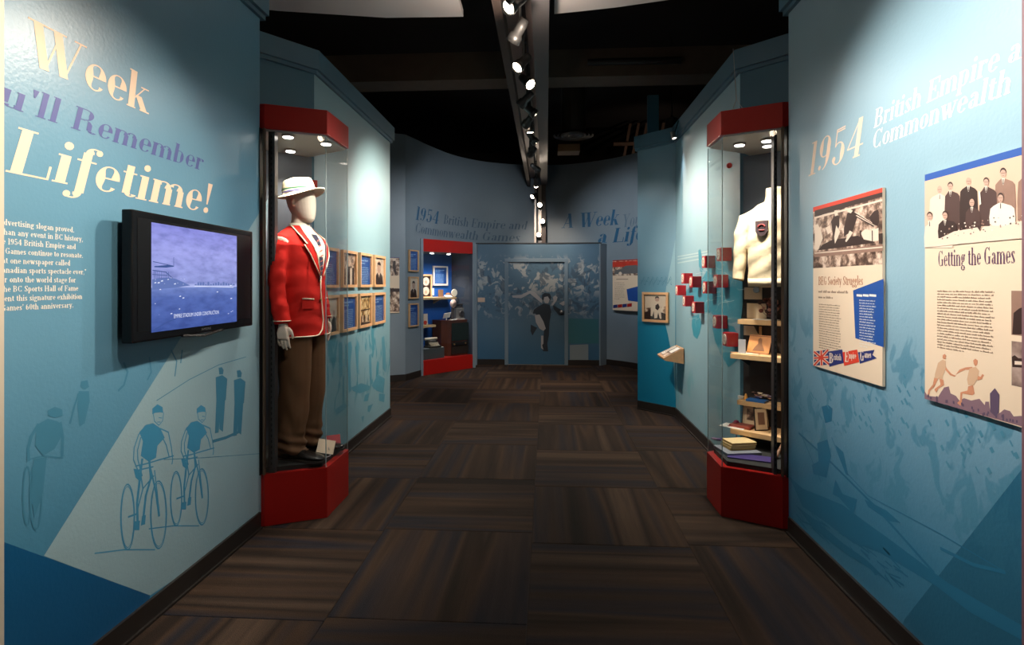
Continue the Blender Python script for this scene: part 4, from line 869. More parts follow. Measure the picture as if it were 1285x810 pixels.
def man(hx_, hy_, s, suit, sh, y1, x0_, x1_, hair=True):
    w_ = wk[0]; wk[0] += .001
    pp(suit, [(x0_+4, y1), (x0_, (hy_+2.6*s+y1)/2), (x0_+.04*(x1_-x0_), hy_+2.7*s+sh), (x0_+.16*(x1_-x0_), hy_+2.0*s+sh), (hx_-.5*s, hy_+1.3*s), (hx_+.5*s, hy_+1.3*s), (x1_-.16*(x1_-x0_), hy_+1.9*s+sh), (x1_-.04*(x1_-x0_), hy_+2.6*s+sh), (x1_, (hy_+2.6*s+y1)/2), (x1_-3, y1)], w_, T2)
    pp(wt, [(hx_-.35*s, hy_+1.2*s), (hx_+.35*s, hy_+1.2*s), (hx_+.1*s, hy_+2.7*s), (hx_-.1*s, hy_+2.7*s)], w_+.0002, T2)
    pp(d, [(hx_-.08*s, hy_+1.35*s), (hx_+.1*s, hy_+1.35*s), (hx_+.12*s, hy_+2.6*s), (hx_-.1*s, hy_+2.6*s)], w_+.0004, T2)
    if hair: pp(d, [(hx_+.74*s*math.cos(-.1+a*.28), hy_-.12*s-1.1*s*math.sin(-.1+a*.28)) for a in range(13)], w_+.0004, T2)
    pp(sk, [(hx_+.66*s*math.cos(a*.42), hy_+(.16 if hair else .05)*s+(.92 if hair else 1.05)*s*math.sin(a*.42)) for a in range(15)], w_+.0006, T2)
    pp(md_, [(hx_-.5*s, hy_-.02*s), (hx_+.5*s, hy_-.08*s), (hx_+.5*s, hy_+.08*s), (hx_-.5*s, hy_+.14*s)], w_+.0008, T2); pp(md_, [(hx_-.2*s, hy_+.58*s), (hx_+.25*s, hy_+.55*s), (hx_+.2*s, hy_+.68*s), (hx_-.15*s, hy_+.7*s)], w_+.0008, T2)
man(140, 335, 27, l_, 0, 640, 65, 205, False); man(218, 312, 27, dd, 0, 640, 175, 290); man(350, 275, 28, d, 0, 640, 285, 420, False); man(603, 215, 32, md_, 0, 600, 540, 695); man(770, 190, 34, md_, 0, 560, 705, 900)
man(480, 280, 28, dd, 5, 600, 430, 560)
pp(wt, [(428, 345), (440, 350), (448, 440), (435, 450)], .0275, T2)
man(70, 530, 28, l_, 0, 760, 30, 240); man(182, 522, 27, d, -5, 690, 130, 270); man(378, 430, 27, dd, 0, 640, 330, 440, False); man(587, 395, 30, wt, 0, 600, 505, 695)
pp(l_, [(36, 745), (250, 640), (420, 610), (440, 640), (470, 602), (620, 600), (700, 570), (752, 565), (900, 545), (900, 690), (752, 690), (460, 715), (36, 757)], .0272, T2)
rnd = random.Random(8)
for i in range(70):
    x = rnd.uniform(140, 752); y = rnd.uniform(0, 1)*(90)+(700-.17*x)-70; s = rnd.uniform(3, 11); pp((d, md_, wt)[i % 3], [(x, y), (x+s, y-s*.5), (x+s*1.4, y+s*.6), (x+s*.3, y+s)], .029+.00002*i, T2)
for m__, nm, mt_ in ((d, 'print_dark', SEPD), (dd, 'print_dark', mat('sepia_dark_soft', (.075, .035, .028), .45)), (l_, 'print_light', SEPL), (md_, 'print_mid', SEPM), (sk, 'print_skin', SKIN), (wt, 'print_white', mat('photo_white', (.85, .75, .62), .5))): obj(nm, m__, mt_, r, local=True)
u0, v0 = T3(148, 168); u1, v1 = T3(805, 140)
m_ = MB(); textmb(m_, 'Getting the Games', lambda u, v: f(u0+u/PW, v0-v/PH, .0145), .083, width=(u1-u0)*PW, T=.135, t=.035, seg=14); obj('heading', m_, mat('purple_heading', (.10, .045, .09), .5), r, local=True)
ink2 = mat('soft_ink', (.35, .24, .17))
u0, v0 = T3(145, 232); u1, _ = T3(878, 215); sans('subheading', 'VANCOUVER EFFORTS TO HOST THE BRITISH', lambda u, v: f(u0+u/PW, v0-v/PH, .0145), ink2, r, .042, (u1-u0)*PW)
u0, v0 = T3(145, 283); u1, _ = T3(855, 275); sans('subheading', 'EMPIRE GAMES BEGAN AS EARLY AS 1938.', lambda u, v: f(u0+u/PW, v0-v/PH, .0145), ink2, r, .042, (u1-u0)*PW)
u0, v0 = T3(142, 380); u1, _ = T3(632, 380); ue, ve = T4(142, 112)
m_ = MB(); wordlines(m_, lambda u, v: f(u/PW, -v/PH, .0145), u0*PW, u1*PW, -v0*PH, 21, (ve-v0)*PH/20, .0056, random.Random(14), .08); obj('print', m_, INK, r, local=True)
ua, va = T3(770, 372); _, vb = T3(770, 745); ub = .97
obj('photograph', q4(MB(), f, ua, va, ub, vb), SEPM, r, local=True); m_ = MB(); pp(m_, [(790, 560), (840, 520), (878, 510), (960, 520), (960, 740), (780, 740), (785, 650)], .0155, T3); obj('print_dark', m_, SEPD, r, local=True)
ua, va = T4(772, 55); _, vb = T4(772, 430)
obj('photograph', q4(MB(), f, ua, va, ub, vb), photomat('car_photo', [(.1, .06, .05), (.3, .2, .16), (.5, .36, .3)], 8), r, local=True)
m_ = MB(); pp(m_, [(775, 190), (800, 175), (830, 200), (960, 210), (960, 290), (780, 275)], .0155, T4); obj('print_dark', m_, SEPD, r, local=True); m_ = MB(); pp(m_, [(800, 225), (960, 235), (960, 262), (800, 255)], .0165, T4); obj('print_light', m_, SEPL, r, local=True)
RUN = mat('relay_print', (.62, .26, .14), .5, noise=.25, nscale=40); RUND = mat('relay_pale_print', (.66, .42, .26), .5)
m_, m2_ = MB(), MB()
for pts in ([(190, 175), (205, 165), (218, 180), (215, 205), (200, 212), (188, 200)], [(210, 265), (225, 290), (265, 335), (300, 350), (290, 358), (250, 345), (212, 300)], [(118, 365), (150, 372), (120, 440), (80, 480), (75, 510), (62, 505), (68, 470), (105, 425)], [(160, 372), (195, 385), (200, 430), (150, 460), (135, 495), (118, 465), (170, 425)],
            [(448, 220), (465, 205), (485, 220), (483, 255), (465, 270), (452, 250)], [(300, 340), (330, 300), (380, 280), (440, 275), (440, 300), (380, 300), (335, 318)], [(480, 345), (510, 360), (525, 335), (540, 345), (520, 380), (485, 390)], [(405, 440), (445, 430), (460, 500), (440, 515), (355, 500), (350, 580), (340, 605), (310, 580), (335, 560), (340, 490), (400, 475)]): pp(m_, pts, .0145, T4)
for pts in ([(150, 240), (190, 212), (215, 225), (215, 290), (190, 350), (190, 380), (120, 370), (125, 330)], [(415, 290), (470, 275), (500, 310), (485, 370), (455, 430), (405, 430), (395, 380)]): pp(m2_, pts, .0152, T4)
obj('relay_runners', m_, RUN, r, local=True); obj('relay_vests', m2_, RUND, r, local=True)
m_, m2_ = MB(), MB(); mlast = [(35, 480), (60, 520), (150, 530), (180, 480), (200, 450), (240, 440), (255, 500), (300, 520), (330, 560), (370, 540), (430, 560), (500, 545), (545, 600), (550, 570), (580, 570), (590, 640), (630, 690), (680, 660), (710, 635), (760, 650), (790, 695), (850, 690), (960, 720)]
bot = lambda x: 552+(x-60)*.285
for a_, b2 in zip(mlast[:-1], mlast[1:]): pp(m_, [a_, b2, (b2[0], bot(b2[0])), (a_[0], bot(a_[0]))], .0138, T4)
pp(m2_, [(590, 500), (632, 455), (670, 510), (665, 665), (635, 695), (592, 655)], .016, T4); rnd = random.Random(6)
for i in range(26): x = rnd.uniform(60, 850); y = bot(x)-rnd.uniform(15, 60); pp(m2_, [(x, y), (x+14, y+3), (x+14, y+26), (x, y+24)], .0162, T4)
obj('skyline', m_, mat('skyline_mauve', (.24, .14, .17), .5), r, local=True); obj('skyline_dark', m2_, mat('skyline_dark', (.11, .07, .12), .5), r, local=True)
# ================================================================== TELEVISION
tv = thing('television', 'wall-mounted black flat television showing a blue stadium picture', 'television', (XL+.06, 2.615, 1.25))
Y0, Y1, Z0, Z1 = 2.125, 3.105, 1.257, 1.800
def tvx(y): return -1.660-.035*(y-Y0)/(Y1-Y0)
def tvb(y0, y1, z0, z1, d0, d1):
    return MB().loft([[(tvx(y0)+d0, y0, z0), (tvx(y0)+d1, y0, z0), (tvx(y0)+d1, y0, z1), (tvx(y0)+d0, y0, z1)], [(tvx(y1)+d0, y1, z0), (tvx(y1)+d1, y1, z0), (tvx(y1)+d1, y1, z1), (tvx(y1)+d0, y1, z1)]])
GB = mat('gloss_black', (.004, .004, .005), .22, spec=.2)
obj('bezel', tvb(Y0, Y1, Z0, Z1, -.045, 0), GB, tv, bevel=.008)
SY0, SY1, SZ0, SZ1 = onX(189, 356, -1.665).y, onX(298.5, 356, -1.68).y, onX(187, 418, -1.665).z, onX(189, 279, -1.665).z
obj('black_bars', tvb(Y0+.03, Y1-.03, Z0+.045, Z1-.03, 0, .0012), mat('screen_black', (.003, .003, .004), .3, spec=.2), tv)
def tm_(u, v, o_=.003): y = SY0+u*(SY1-SY0); return (tvx(y)+o_, y, SZ1-v*(SZ1-SZ0))
def emit(name, c, s=1.0):
    m = bpy.data.materials.new(name); m.use_nodes = True; b = m.node_tree.nodes['Principled BSDF']; b.inputs['Base Color'].default_value = (0, 0, 0, 1); b.inputs['Emission Color'].default_value = (*c, 1); b.inputs['Emission Strength'].default_value = s; b.inputs['Roughness'].default_value = .25; return m
def screenmat():
    m = emit('screen_picture', (1, 1, 1)); nt = m.node_tree; b = nt.nodes['Principled BSDF']; L = nt.links.new
    tc = nt.nodes.new('ShaderNodeTexCoord'); sx = nt.nodes.new('ShaderNodeSeparateXYZ'); L(tc.outputs['Generated'], sx.inputs[0])
    n = nt.nodes.new('ShaderNodeTexNoise'); n.inputs['Scale'].default_value = 7; n.inputs['Detail'].default_value = 6; mp = nt.nodes.new('ShaderNodeMapping'); mp.inputs['Scale'].default_value = (1, .7, 2.6); L(tc.outputs['Generated'], mp.inputs[0]); L(mp.outputs[0], n.inputs['Vector'])
    r = ramp(nt, sx.outputs['Z'], [(0, (.055, .10, .36)), (.30, (.085, .14, .44)), (.405, (.16, .23, .56)), (.41, (.45, .50, .85)), (.45, (.27, .31, .67)), (.75, (.33, .35, .78)), (1, (.24, .25, .70))])
    r2 = ramp(nt, n.outputs['Fac'], [(.3, (.72, .74, .8)), (.5, (1, 1, 1)), (.72, (1.2, 1.2, 1.15))])
    mx = nt.nodes.new('ShaderNodeMix'); mx.data_type = 'RGBA'; mx.blend_type = 'MULTIPLY'; mx.inputs['Factor'].default_value = 1; L(r.outputs[0], mx.inputs['A']); L(r2.outputs[0], mx.inputs['B']); L(mx.outputs['Result'], b.inputs['Emission Color']); return m
scr = obj('screen', MB().poly([tm_(0, 1, .0022), tm_(1, 1, .0022), tm_(1, 0, .0022), tm_(0, 0, .0022)]), screenmat(), tv)
S_D = emit('screen_stand_blue', (.045, .085, .28)); S_M = emit('screen_mid_blue', (.12, .18, .46)); S_W = emit('screen_white', (.75, .80, 1.0))
def TS(x, y):      # 5.06x view origin 180,270
    p = onX(180+x/5.064, 270+y/5.064, -1.668); return ((p.y-SY0)/(SY1-SY0), (SZ1-p.z)/(SZ1-SZ0))
m_, m2_, m3_ = MB(), MB(), MB()
def sp(mb, pts, o_=.003): mb.poly([tm_(*TS(*p), o_) for p in pts])
sp(m2_, [(45, 410), (100, 400), (150, 398), (200, 405), (250, 425), (300, 448), (200, 462), (45, 475)]); sp(m_, [(60, 325), (150, 318), (195, 328), (140, 335), (60, 332)])
tube2d(m_, [TS(52, 296), TS(190, 325)], .006, lambda u, v: tm_(u, v, .003)); tube2d(m_, [TS(50, 352), TS(135, 362), TS(180, 400)], .008, lambda u, v: tm_(u, v, .003)); tube2d(m_, [TS(48, 378), TS(150, 385)], .006, lambda u, v: tm_(u, v, .003))
for k in range(9): x = 58+k*12; tube2d(m_, [TS(x, 353+k), TS(x+2, 405)], .004, lambda u, v: tm_(u, v, .003))
tube2d(m_, [TS(190, 270), TS(190, 325)], .004, lambda u, v: tm_(u, v, .003)); tube2d(m_, [TS(60, 730), TS(150, 680), TS(205, 660)], .008, lambda u, v: tm_(u, v, .003)); rnd = random.Random(5)
for i in range(26): x = rnd.uniform(60, 590); y = rnd.uniform(400, 640) if i > 9 else rnd.uniform(398, 440); s = rnd.uniform(2, 9); x = x if i > 9 else 60+i*22; sp(m3_, [(x, y), (x+s*1.6, y-s*.4), (x+s*1.7, y+s*.5), (x, y+s*.7)], .0032)
for i in range(16): x = 330+i*17; s = rnd.uniform(5, 22); sp(m2_, [(x, 448), (x+15, 448), (x+13, 446-s), (x+3, 446-s)], .0028)
tube2d(m3_, [TS(330, 452), TS(590, 460)], .006, lambda u, v: tm_(u, v, .0033))
obj('picture_stand', m_, S_D, tv); obj('picture_hill', m2_, S_M, tv); obj('picture_glints', m3_, S_W, tv)
ca, cb = TS(190, 656), TS(492, 628)
sans('caption', 'EMPIRE STADIUM UNDER CONSTRUCTION', lambda u, v: tm_(ca[0]+u, ca[1]-v*1.0, .0036), S_W, tv, .055, cb[0]-ca[0])
sans('maker_mark', 'SAMSUNG', lambda u, v: (tvx(2.63)+.0016, 2.60+u, Z0+.014+v), STEEL, tv, .016, .075)
obj('wall_bracket', MB().box(XL, -1.70, 2.40, 2.86, 1.38, 1.66), BLACK, tv); obj('lower_lip', MB().tube([(tvx(2.45), 2.45, Z0+.002), (tvx(2.6), 2.62, Z0-.012), (tvx(2.8), 2.78, Z0+.002)], .007), mat('dark_chrome', (.1, .1, .1), .2, metal=.8), tv)

# ================================================================== DISPLAY CASES
LAMP = emit('lamp_glow', (1, .80, .58), 30); LAMPW = emit('case_lamp_glow', (1, .93, .85), 14)
CB, CTP, CTOP = .321, 2.457, 2.61
LINEB = mat('case_black_lining', (.02, .02, .022), .6)
def case(side, label, front, alc, inner):
    """front = P1..P4 (P1 nearest), alc = back corners"""
    P1, P2, P3, P4 = front
    cx, cy = P1[0], (P1[1]+P4[1])/2
    r = thing('display_case', label, 'display case', (cx, cy, 0))
    s = 1 if side == 'L' else -1
    plan = [P1, P2, P3, P4]+alc
    obj('base', MB().prism(plan, 0, CB), RED, r, bevel=.003)
    obj('cap', MB().prism(plan, CTP, CTOP), RED, r, bevel=.003)
    ce = MB(); ins = .012
    c0 = Vector((sum(p[0] for p in plan)/len(plan), sum(p[1] for p in plan)/len(plan)))
    inn = [tuple(Vector(p).lerp(c0, .05)) for p in plan]
    obj('ceiling_board', MB().prism(inn, CTP-.012, CTP+.001), mat('case_ceiling', (.55, .55, .54), .5), r)
    obj('deck', MB().prism([tuple(Vector(p).lerp(c0, .10)) for p in plan], CB, CB+.03), mat('deck_cloth', (.018, .02, .02), .8), r)
    g = .008
    for a, b_ in ((P1, P2), (P2, P3), (P3, P4)):
        a, b_ = Vector(a), Vector(b_); d = (b_-a).normalized(); n = Vector((-d.y, d.x))*s; a = a+n*.006+d*.004; b_ = b_+n*.006-d*.004
        obj('glass_pane', MB().prism([tuple(a), tuple(b_), tuple(b_+n*g), tuple(a+n*g)], CB+.001, CTP-.013), GLASS, r)
    for p in (P2, P3): obj('clear_joint', MB().box(p[0]-.0022-s*.008, p[0]+.0022-s*.008, p[1]-.0022, p[1]+.0022, CB+.001, CTP-.013), mat('glass_edge', (.35, .45, .45), .2), r)
    # metal post with a slotted standard at P1
    px_, py_ = P1
    obj('post', MB().box(px_-s*.03-.012, px_-s*.03+.012, py_-.02, py_+.03, CB, CTP), BLACK, r)
    obj('post_trim', MB().box(px_+s*.002-.006, px_+s*.002+.006, py_-.014, py_+.004, CB, CTP), BROWNMETAL, r)
    st = MB(); xs_ = px_+s*.03
    hw_ = .02 if side == 'L' else .010
    obj('upright', MB().box(xs_-hw_, xs_+hw_, py_+.03, py_+.07, CB, CTP-.012), mat('upright_grey', (.085, .075, .075), .35, metal=.5), r)
    sl_ = MB()
    for k in range(60): z = CB+.05+k*.0345; sl_.box(xs_-.004, xs_+.004, py_+.028, py_+.0305, z, z+.017)
    tag(obj('slots', sl_, mat('slot_dark', (.01, .01, .01), .6), r), kind='stuff')
    return r
LP = [(-1.735, 3.315), (-1.400, 3.466), (-1.400, 3.850), (-1.735, 4.045)]
RP = [(1.440, 3.478), (1.122, 3.642), (1.122, 3.956), (1.440, 4.150)]
cl = case('L', 'tall glass case with red base and cap holding the dressed mannequin', LP, [(-1.79, 4.06), (-2.37, 3.42), (-2.34, 3.325)], None)
cr = case('R', 'tall glass case with red base and cap holding the cream sweater', RP, [(1.50, 4.225), (2.16, 3.655), (2.14, 3.49)], None)
def plane_panel(name, a, b_, z0, z1, th_, m, parent, s):
    a, b_ = Vector(a), Vector(b_); d = (b_-a).normalized(); n = Vector((-d.y, d.x))*s
    return obj(name, MB().prism([tuple(a), tuple(b_), tuple(b_+n*th_), tuple(a+n*th_)], z0, z1), m, parent)
plane_panel('back_panel', (-1.755, 4.055), (-2.36, 3.405), CB+.03, CTP-.012, -.012, PANELGREY, cl, 1)
plane_panel('side_panel', (-1.765, 3.325), (-2.34, 3.335), CB+.03, CTP-.012, -.012, LINEB, cl, 1)
plane_panel('back_panel', (1.465, 4.225), (2.15, 3.64), 1.62, CTP-.012, -.012, PANELGREY, cr, -1)
plane_panel('lower_back_panel', (1.465, 4.225), (2.15, 3.64), CB+.03, 1.62, -.012, mat('dark_lining', (.045, .035, .032), .7), cr, -1)
plane_panel('side_panel', (1.47, 3.485), (2.15, 3.50), CB+.03, CTP-.012, .012, LINEB, cr, 1)
def lampfit(x, y, z, parent, w_=None, r=.032, nm='lamp'):
    k = MB().lathe([(r*1.25, z), (r*1.25, z-.012), (r*1.02, z-.014)], 20, Matrix.Translation((x, y, 0))); h = obj(nm, k, STEEL, parent, smooth=False)
    obj('bulb', MB().lathe([(r, z-.0145), (r*.9, z-.018), (r*.3, z-.02)], 20, Matrix.Translation((x, y, 0))), LAMPW, h)
CZ = CTP-.012
for x, y in ((-1.64, 3.43), (-1.47, 3.62), (-1.80, 3.80)): lampfit(x, y, CZ, cl)  # the lamp nearest the camera is added to light the mannequin's front
for x, y in ((1.30, 3.82), (1.44, 3.72), (1.50, 3.86)): lampfit(x, y, CZ, cr)
spot('case_spot', (-1.47, 3.60, CZ-.04), (-1.60, 3.63, .6), 80, 80, (1, .90, .78)); spot('case_spot', (-1.64, 3.43, CZ-.04), (-1.62, 3.56, .6), 45, 80, (1, .88, .72)); spot('case_spot', (-1.80, 3.80, CZ-.04), (-1.70, 3.66, .5), 30, 95, (1, .88, .72))
spot('case_spot', (1.30, 3.70, CZ-.04), (1.60, 3.88, .8), 38, 85, (1, .90, .78)); spot('case_spot', (1.42, 3.72, CZ-.04), (1.60, 3.95, 1.6), 30, 85, (1, .90, .75)); spot('case_spot', (1.22, 3.85, CZ-.04), (1.46, 3.92, .5), 110, 62, (1, .90, .78))

# ---------------------------------------------------------------- mannequin
def V(*a): return Vector(a)
HY = R(84)
MQ = V(-1.650, 3.630, .352)
mq = thing('mannequin', 'cream featureless mannequin in red blazer, brown trousers and straw hat, inside the left case', 'mannequin', tuple(MQ), (0, 0, HY))
MANQ = mat('mannequin_cream', (.86, .70, .55), .45); GLOVE = MANQ
def ring(z, a, b_, y=0, x=0, n=28, e=2.3, tilt=0):
    out = []
    for i in range(n):
        t = 2*math.pi*i/n; c_, s_ = math.cos(t), math.sin(t)
        px = a*math.copysign(abs(c_)**(2/e), c_); py = b_*math.copysign(abs(s_)**(2/e), s_); out.append(V(x+px, y+py, z+tilt*py))
    return out
bd = MB()
bd.loft([ring(z, a, b_, y, e=2) for z, a, b_, y in ((.86, .10, .09, 0), (.92, .16, .11, 0), (1.05, .14, .10, 0), (1.2, .15, .11, 0), (1.34, .17, .115, 0), (1.44, .17, .095, .01), (1.49, .09, .07, .012), (1.52, .058, .058, .012), (1.57, .052, .056, .004), (1.62, .05, .055, 0))])
# head: smooth egg with chin, brow and a hint of nose bridge, face towards -Y
HZ = [(1.555, .018, .022, -.045), (1.565, .038, .045, -.038), (1.585, .052, .066, -.030), (1.615, .063, .082, -.020), (1.65, .071, .092, -.012), (1.69, .077, .098, -.006), (1.73, .077, .100, -.002), (1.765, .070, .092, .0), (1.79, .052, .07, .003), (1.803, .025, .035, .004)]
bd.loft([ring(z, a, b_, y, e=2.1, tilt=.10) for z, a, b_, y in HZ])
for s in (-1, 1):
    bd.tube([V(s*.075, .006, 1.70), V(s*.082, .012, 1.685), V(s*.078, .008, 1.66)], [.008, .011, .007], 8)
    bd.tube([V(s*.13, .01, 1.43), V(s*.20, .01, 1.41), V(s*.235, .02, 1.30), V(s*.255, .02, 1.15), V(s*.26, -.005, 1.02), V(s*.262, -.03, .925), V(s*.262, -.035, .895)], [.05, .055, .046, .038, .034, .026, .024], 14)
    # palm and five fingers, slightly curled
    hw = Matrix.Translation(V(s*.262, -.037, .885))
    bd.loft([[hw @ V(x*.018*q, y*.036*q2, z) for x, y in ((1, .9), (1.15, .4), (1.15, -.4), (1, -.9), (-1, -.9), (-1.1, -.4), (-1.1, .4), (-1, .9))] for z, q, q2 in ((.02, .9, .62), (-.01, 1.0, .8), (-.045, 1.05, 1.05), (-.085, .75, 1.08))])
    for k, (fy, ln) in enumerate(((-.0335, .066), (-.0115, .076), (.0105, .070), (.0325, .054))):
        c0 = V(0, fy, -.078); pts = [c0, c0+V(-s*.002, fy*.05, -ln*.42), c0+V(-s*.010, fy*.05, -ln*.75), c0+V(-s*.024, 0, -ln)]
        bd.tube([hw @ p for p in pts], [.0092, .0088, .0082, .0066], 8)
    pts = [V(-s*.004, -.030, -.015), V(-s*.012, -.046, -.038), V(-s*.018, -.052, -.062), V(-s*.024, -.048, -.084)]
    bd.tube([hw @ p for p in pts], [.012, .011, .0095, .0075], 8)
    bd.tube([V(s*.085, 0, .92), V(s*.092, -.01, .70), V(s*.095, -.015, .50), V(s*.095, .012, .28), V(s*.10, .025, .09), V(s*.105, -.02, .045), V(s*.118, -.10, .035)], [.085, .075, .055, .050, .036, .032, .025], 14)
remeshed('body', bd, MANQ, mq, .0045, smooth_it=3)
# --- clothing, children of the mannequin
JR = mat('blazer_red', (.62, .018, .012), .85, noise=.10, nscale=14, bump=.25, spec=.2); PIPE = mat('blazer_piping', (.85, .68, .48), .7)
JRINGS = [(.80, .212, .158, .0), (.90, .205, .150, .0), (1.02, .190, .136, .0), (1.12, .184, .130, .0), (1.24, .196, .136, .0), (1.34, .212, .138, .0), (1.41, .218, .128, .004), (1.455, .205, .108, .010), (1.485, .155, .090, .013), (1.51, .105, .076, .014), (1.53, .076, .066, .013)]
def jr(z):
    for k in range(len(JRINGS)-1):
        if z <= JRINGS[k+1][0] or k == len(JRINGS)-2:
            t = max(0, min(1, (z-JRINGS[k][0])/(JRINGS[k+1][0]-JRINGS[k][0]))); return [JRINGS[k][i]*(1-t)+JRINGS[k+1][i]*t for i in (1, 2, 3)]
def js(ang, z, off=0):      # ang degrees, 270 = front centre
    a, b_, y = jr(z); t = R(ang); c_, s_ = math.cos(t), math.sin(t); e = 2.3
    p = V(a*math.copysign(abs(c_)**(2/e), c_), y+b_*math.copysign(abs(s_)**(2/e), s_), z); n = V(c_/a, s_/b_, 0).normalized()
    return p+n*off
jk = MB(); jk.loft([ring(z, a, b_, y, n=40) for z, a, b_, y in JRINGS])
jb = obj('blazer', jk, JR, mq, local=True)
bpy.data.objects.remove(jb)
for s in (-1, 1): jk.tube([V(s*.14, .01, 1.44), V(s*.192, .012, 1.425), V(s*.225, .014, 1.34), V(s*.245, .018, 1.20), V(s*.256, .010, 1.10), V(s*.262, -.015, 1.00), V(s*.263, -.032, .895)], [.052, .056, .055, .053, .052, .050, .050], 20)
def fold(p, n):
    k = .0025*math.sin(p.z*26+p.x*18)+.0022*math.sin(p.z*60+p.y*40+p.x*25) if p.z < 1.4 else .001*math.sin(p.z*60)
    return p+n*k
bl = remeshed('blazer', jk, JR, mq, .008, smooth_it=5, disp=fold)
def patch(pts, off, n=8):
    """grid patch on the jacket front between a left and right boundary given as (z, angleL, angleR)"""
    mb = MB(); rows = []
    for z, a0, a1 in pts: rows.append([js(a0+(a1-a0)*i/n, z, off) for i in range(n+1)])
    mb.loft(rows, cap=False, closed=False); return mb
VZ = 1.20
SH = [(1.20, 268, 273), (1.27, 262, 279), (1.34, 256, 285), (1.41, 250, 291), (1.455, 244, 297), (1.485, 236, 304), (1.51, 226, 312), (1.53, 215, 322)]
obj('shirt', patch(SH, .010), mat('shirt_cream', (.80, .70, .55), .7), mq, local=True, smooth=True)
obj('lapel', patch([(1.20, 265, 269), (1.27, 252, 262.5), (1.34, 240, 257), (1.40, 231, 251), (1.405, 238, 250.5), (1.455, 228, 245), (1.485, 214, 237), (1.51, 198, 227), (1.53, 180, 216)], .017), JR, mq, local=True, smooth=True)
obj('lapel', patch([(1.20, 272, 275), (1.27, 278.5, 288), (1.34, 284, 300), (1.40, 290, 309), (1.405, 290, 302), (1.455, 296, 312), (1.485, 303, 326), (1.51, 311, 342), (1.53, 321, 360)], .017), JR, mq, local=True, smooth=True)
pp_ = MB()
def pl_(pts, r=.0042): pp_.tube([js(a, z, .021) for z, a in pts], r, 6)
pl_([(1.20, 265), (1.27, 252), (1.34, 240), (1.40, 231), (1.405, 238), (1.455, 228), (1.485, 214), (1.51, 198), (1.53, 180)]); pl_([(1.20, 275), (1.27, 288), (1.34, 300), (1.40, 309), (1.405, 302), (1.455, 312), (1.485, 326), (1.51, 342)])
pl_([(1.20, 268), (1.27, 262.5), (1.34, 257), (1.41, 250), (1.455, 244)], .003)
pp_.tube([js(a, z, .012) for z, a in ((1.20, 270), (1.10, 271), (1.0, 272), (.90, 271), (.84, 267), (.812, 258))]+[js(a, .806, .010) for a in range(250, -95, -12)]+[js(a, .812+.0*(a), .010) for a in (274,)], .0045, 6)
pp_.tube([js(222, 1.05, .010), js(236, 1.048, .012), js(250, 1.045, .012)], .0055, 6); pp_.tube([js(292, 1.045, .012), js(306, 1.048, .012), js(318, 1.05, .010)], .0055, 6)
for s in (-1, 1): pp_.tube([V(s*.266+.051*math.cos(t*.524), -.032+.051*math.sin(t*.524), .915) for t in range(12)], .003, 6, closed=True)
obj('piping', pp_, PIPE, mq, local=True, smooth=True)
obj('pocket_flap', patch([(.985, 221, 251), (1.045, 221, 251)], .0085), JR, mq, local=True)
for z_ in (1.16, 1.04): obj('button', MB().ball(js(270.5, z_, .012), .010, 10, 6, (1, .5, 1)), BRASS, mq, local=True, smooth=True)
cr_ = patch([(1.31, 293, 306), (1.375, 293, 306)], .012, 4); obj('breast_crest', cr_, PIPE, mq, local=True)
TIE = mat('dark_tie', (.03, .025, .05), .6)
obj('tie', patch([(1.17, 267, 274), (1.30, 265.5, 275.5), (1.42, 266.5, 274.5), (1.455, 263, 277), (1.475, 262, 278)], .0145, 4), TIE, mq, local=True, smooth=True)
ts = MB()
for k in range(7): z = 1.22+k*.034; ts.add([js(267, z, .0165), js(274, z+.014, .0165), js(274, z+.022, .0165), js(267, z+.008, .0165)], [(0, 1, 2, 3)])
obj('tie_stripe', ts, mat('tie_red', (.45, .10, .08), .6), mq, local=True)
obj('collar', MB().loft([ring(1.512, .073, .066, .012, n=24), ring(1.548, .064, .062, .006, n=24), ring(1.549, .058, .057, .006, n=24), ring(1.515, .066, .060, .012, n=24)], cap=False), mat('shirt_cream', (.8, .7, .55)), mq, local=True, smooth=True)
# trousers
TRO = mat('trouser_brown', (.20, .095, .045), .8, noise=.22, nscale=5, bump=.2, spec=.25)
tr = MB(); tr.loft([ring(z, a, b_, y, n=32) for z, a, b_, y in ((.80, .165, .125, 0), (.88, .17, .125, 0), (.96, .16, .115, 0), (1.0, .15, .11, 0))])
for s in (-1, 1):
    LG = [(.86, .095, .120, .088, 0), (.78, .098, .122, .090, -.002), (.70, .094, .115, .094, -.008), (.56, .084, .104, .097, -.014), (.45, .079, .100, .098, -.016), (.33, .077, .100, .100, -.006), (.22, .074, .094, .102, .006), (.12, .072, .092, .104, .006), (.06, .072, .094, .106, .002), (.04, .070, .092, .106, .0)]
    tr.loft([ring(z, a, b_, y, s*x_, n=24, e=2.1) for z, a, b_, x_, y in LG][::-1])
def tfold(p, n):
    leg = 1 if p.x > 0 else -1; low = max(0, min(1, (.75-p.z)/.7)); t = math.atan2(p.y, p.x-leg*.1)
    k = .0075*math.sin(p.z*22+math.sin(t*2+leg)*2.2)*low+.010*math.exp(-((p.z-.09)/.07)**2)*math.sin(p.z*95+t*2)+.006*math.exp(-((math.cos(t-R(270))-1)/.03)**2)
    return p+n*k
remeshed('trousers', tr, TRO, mq, .009, smooth_it=2, disp=tfold)
SHOE = mat('black_leather', (.012, .010, .010), .25)
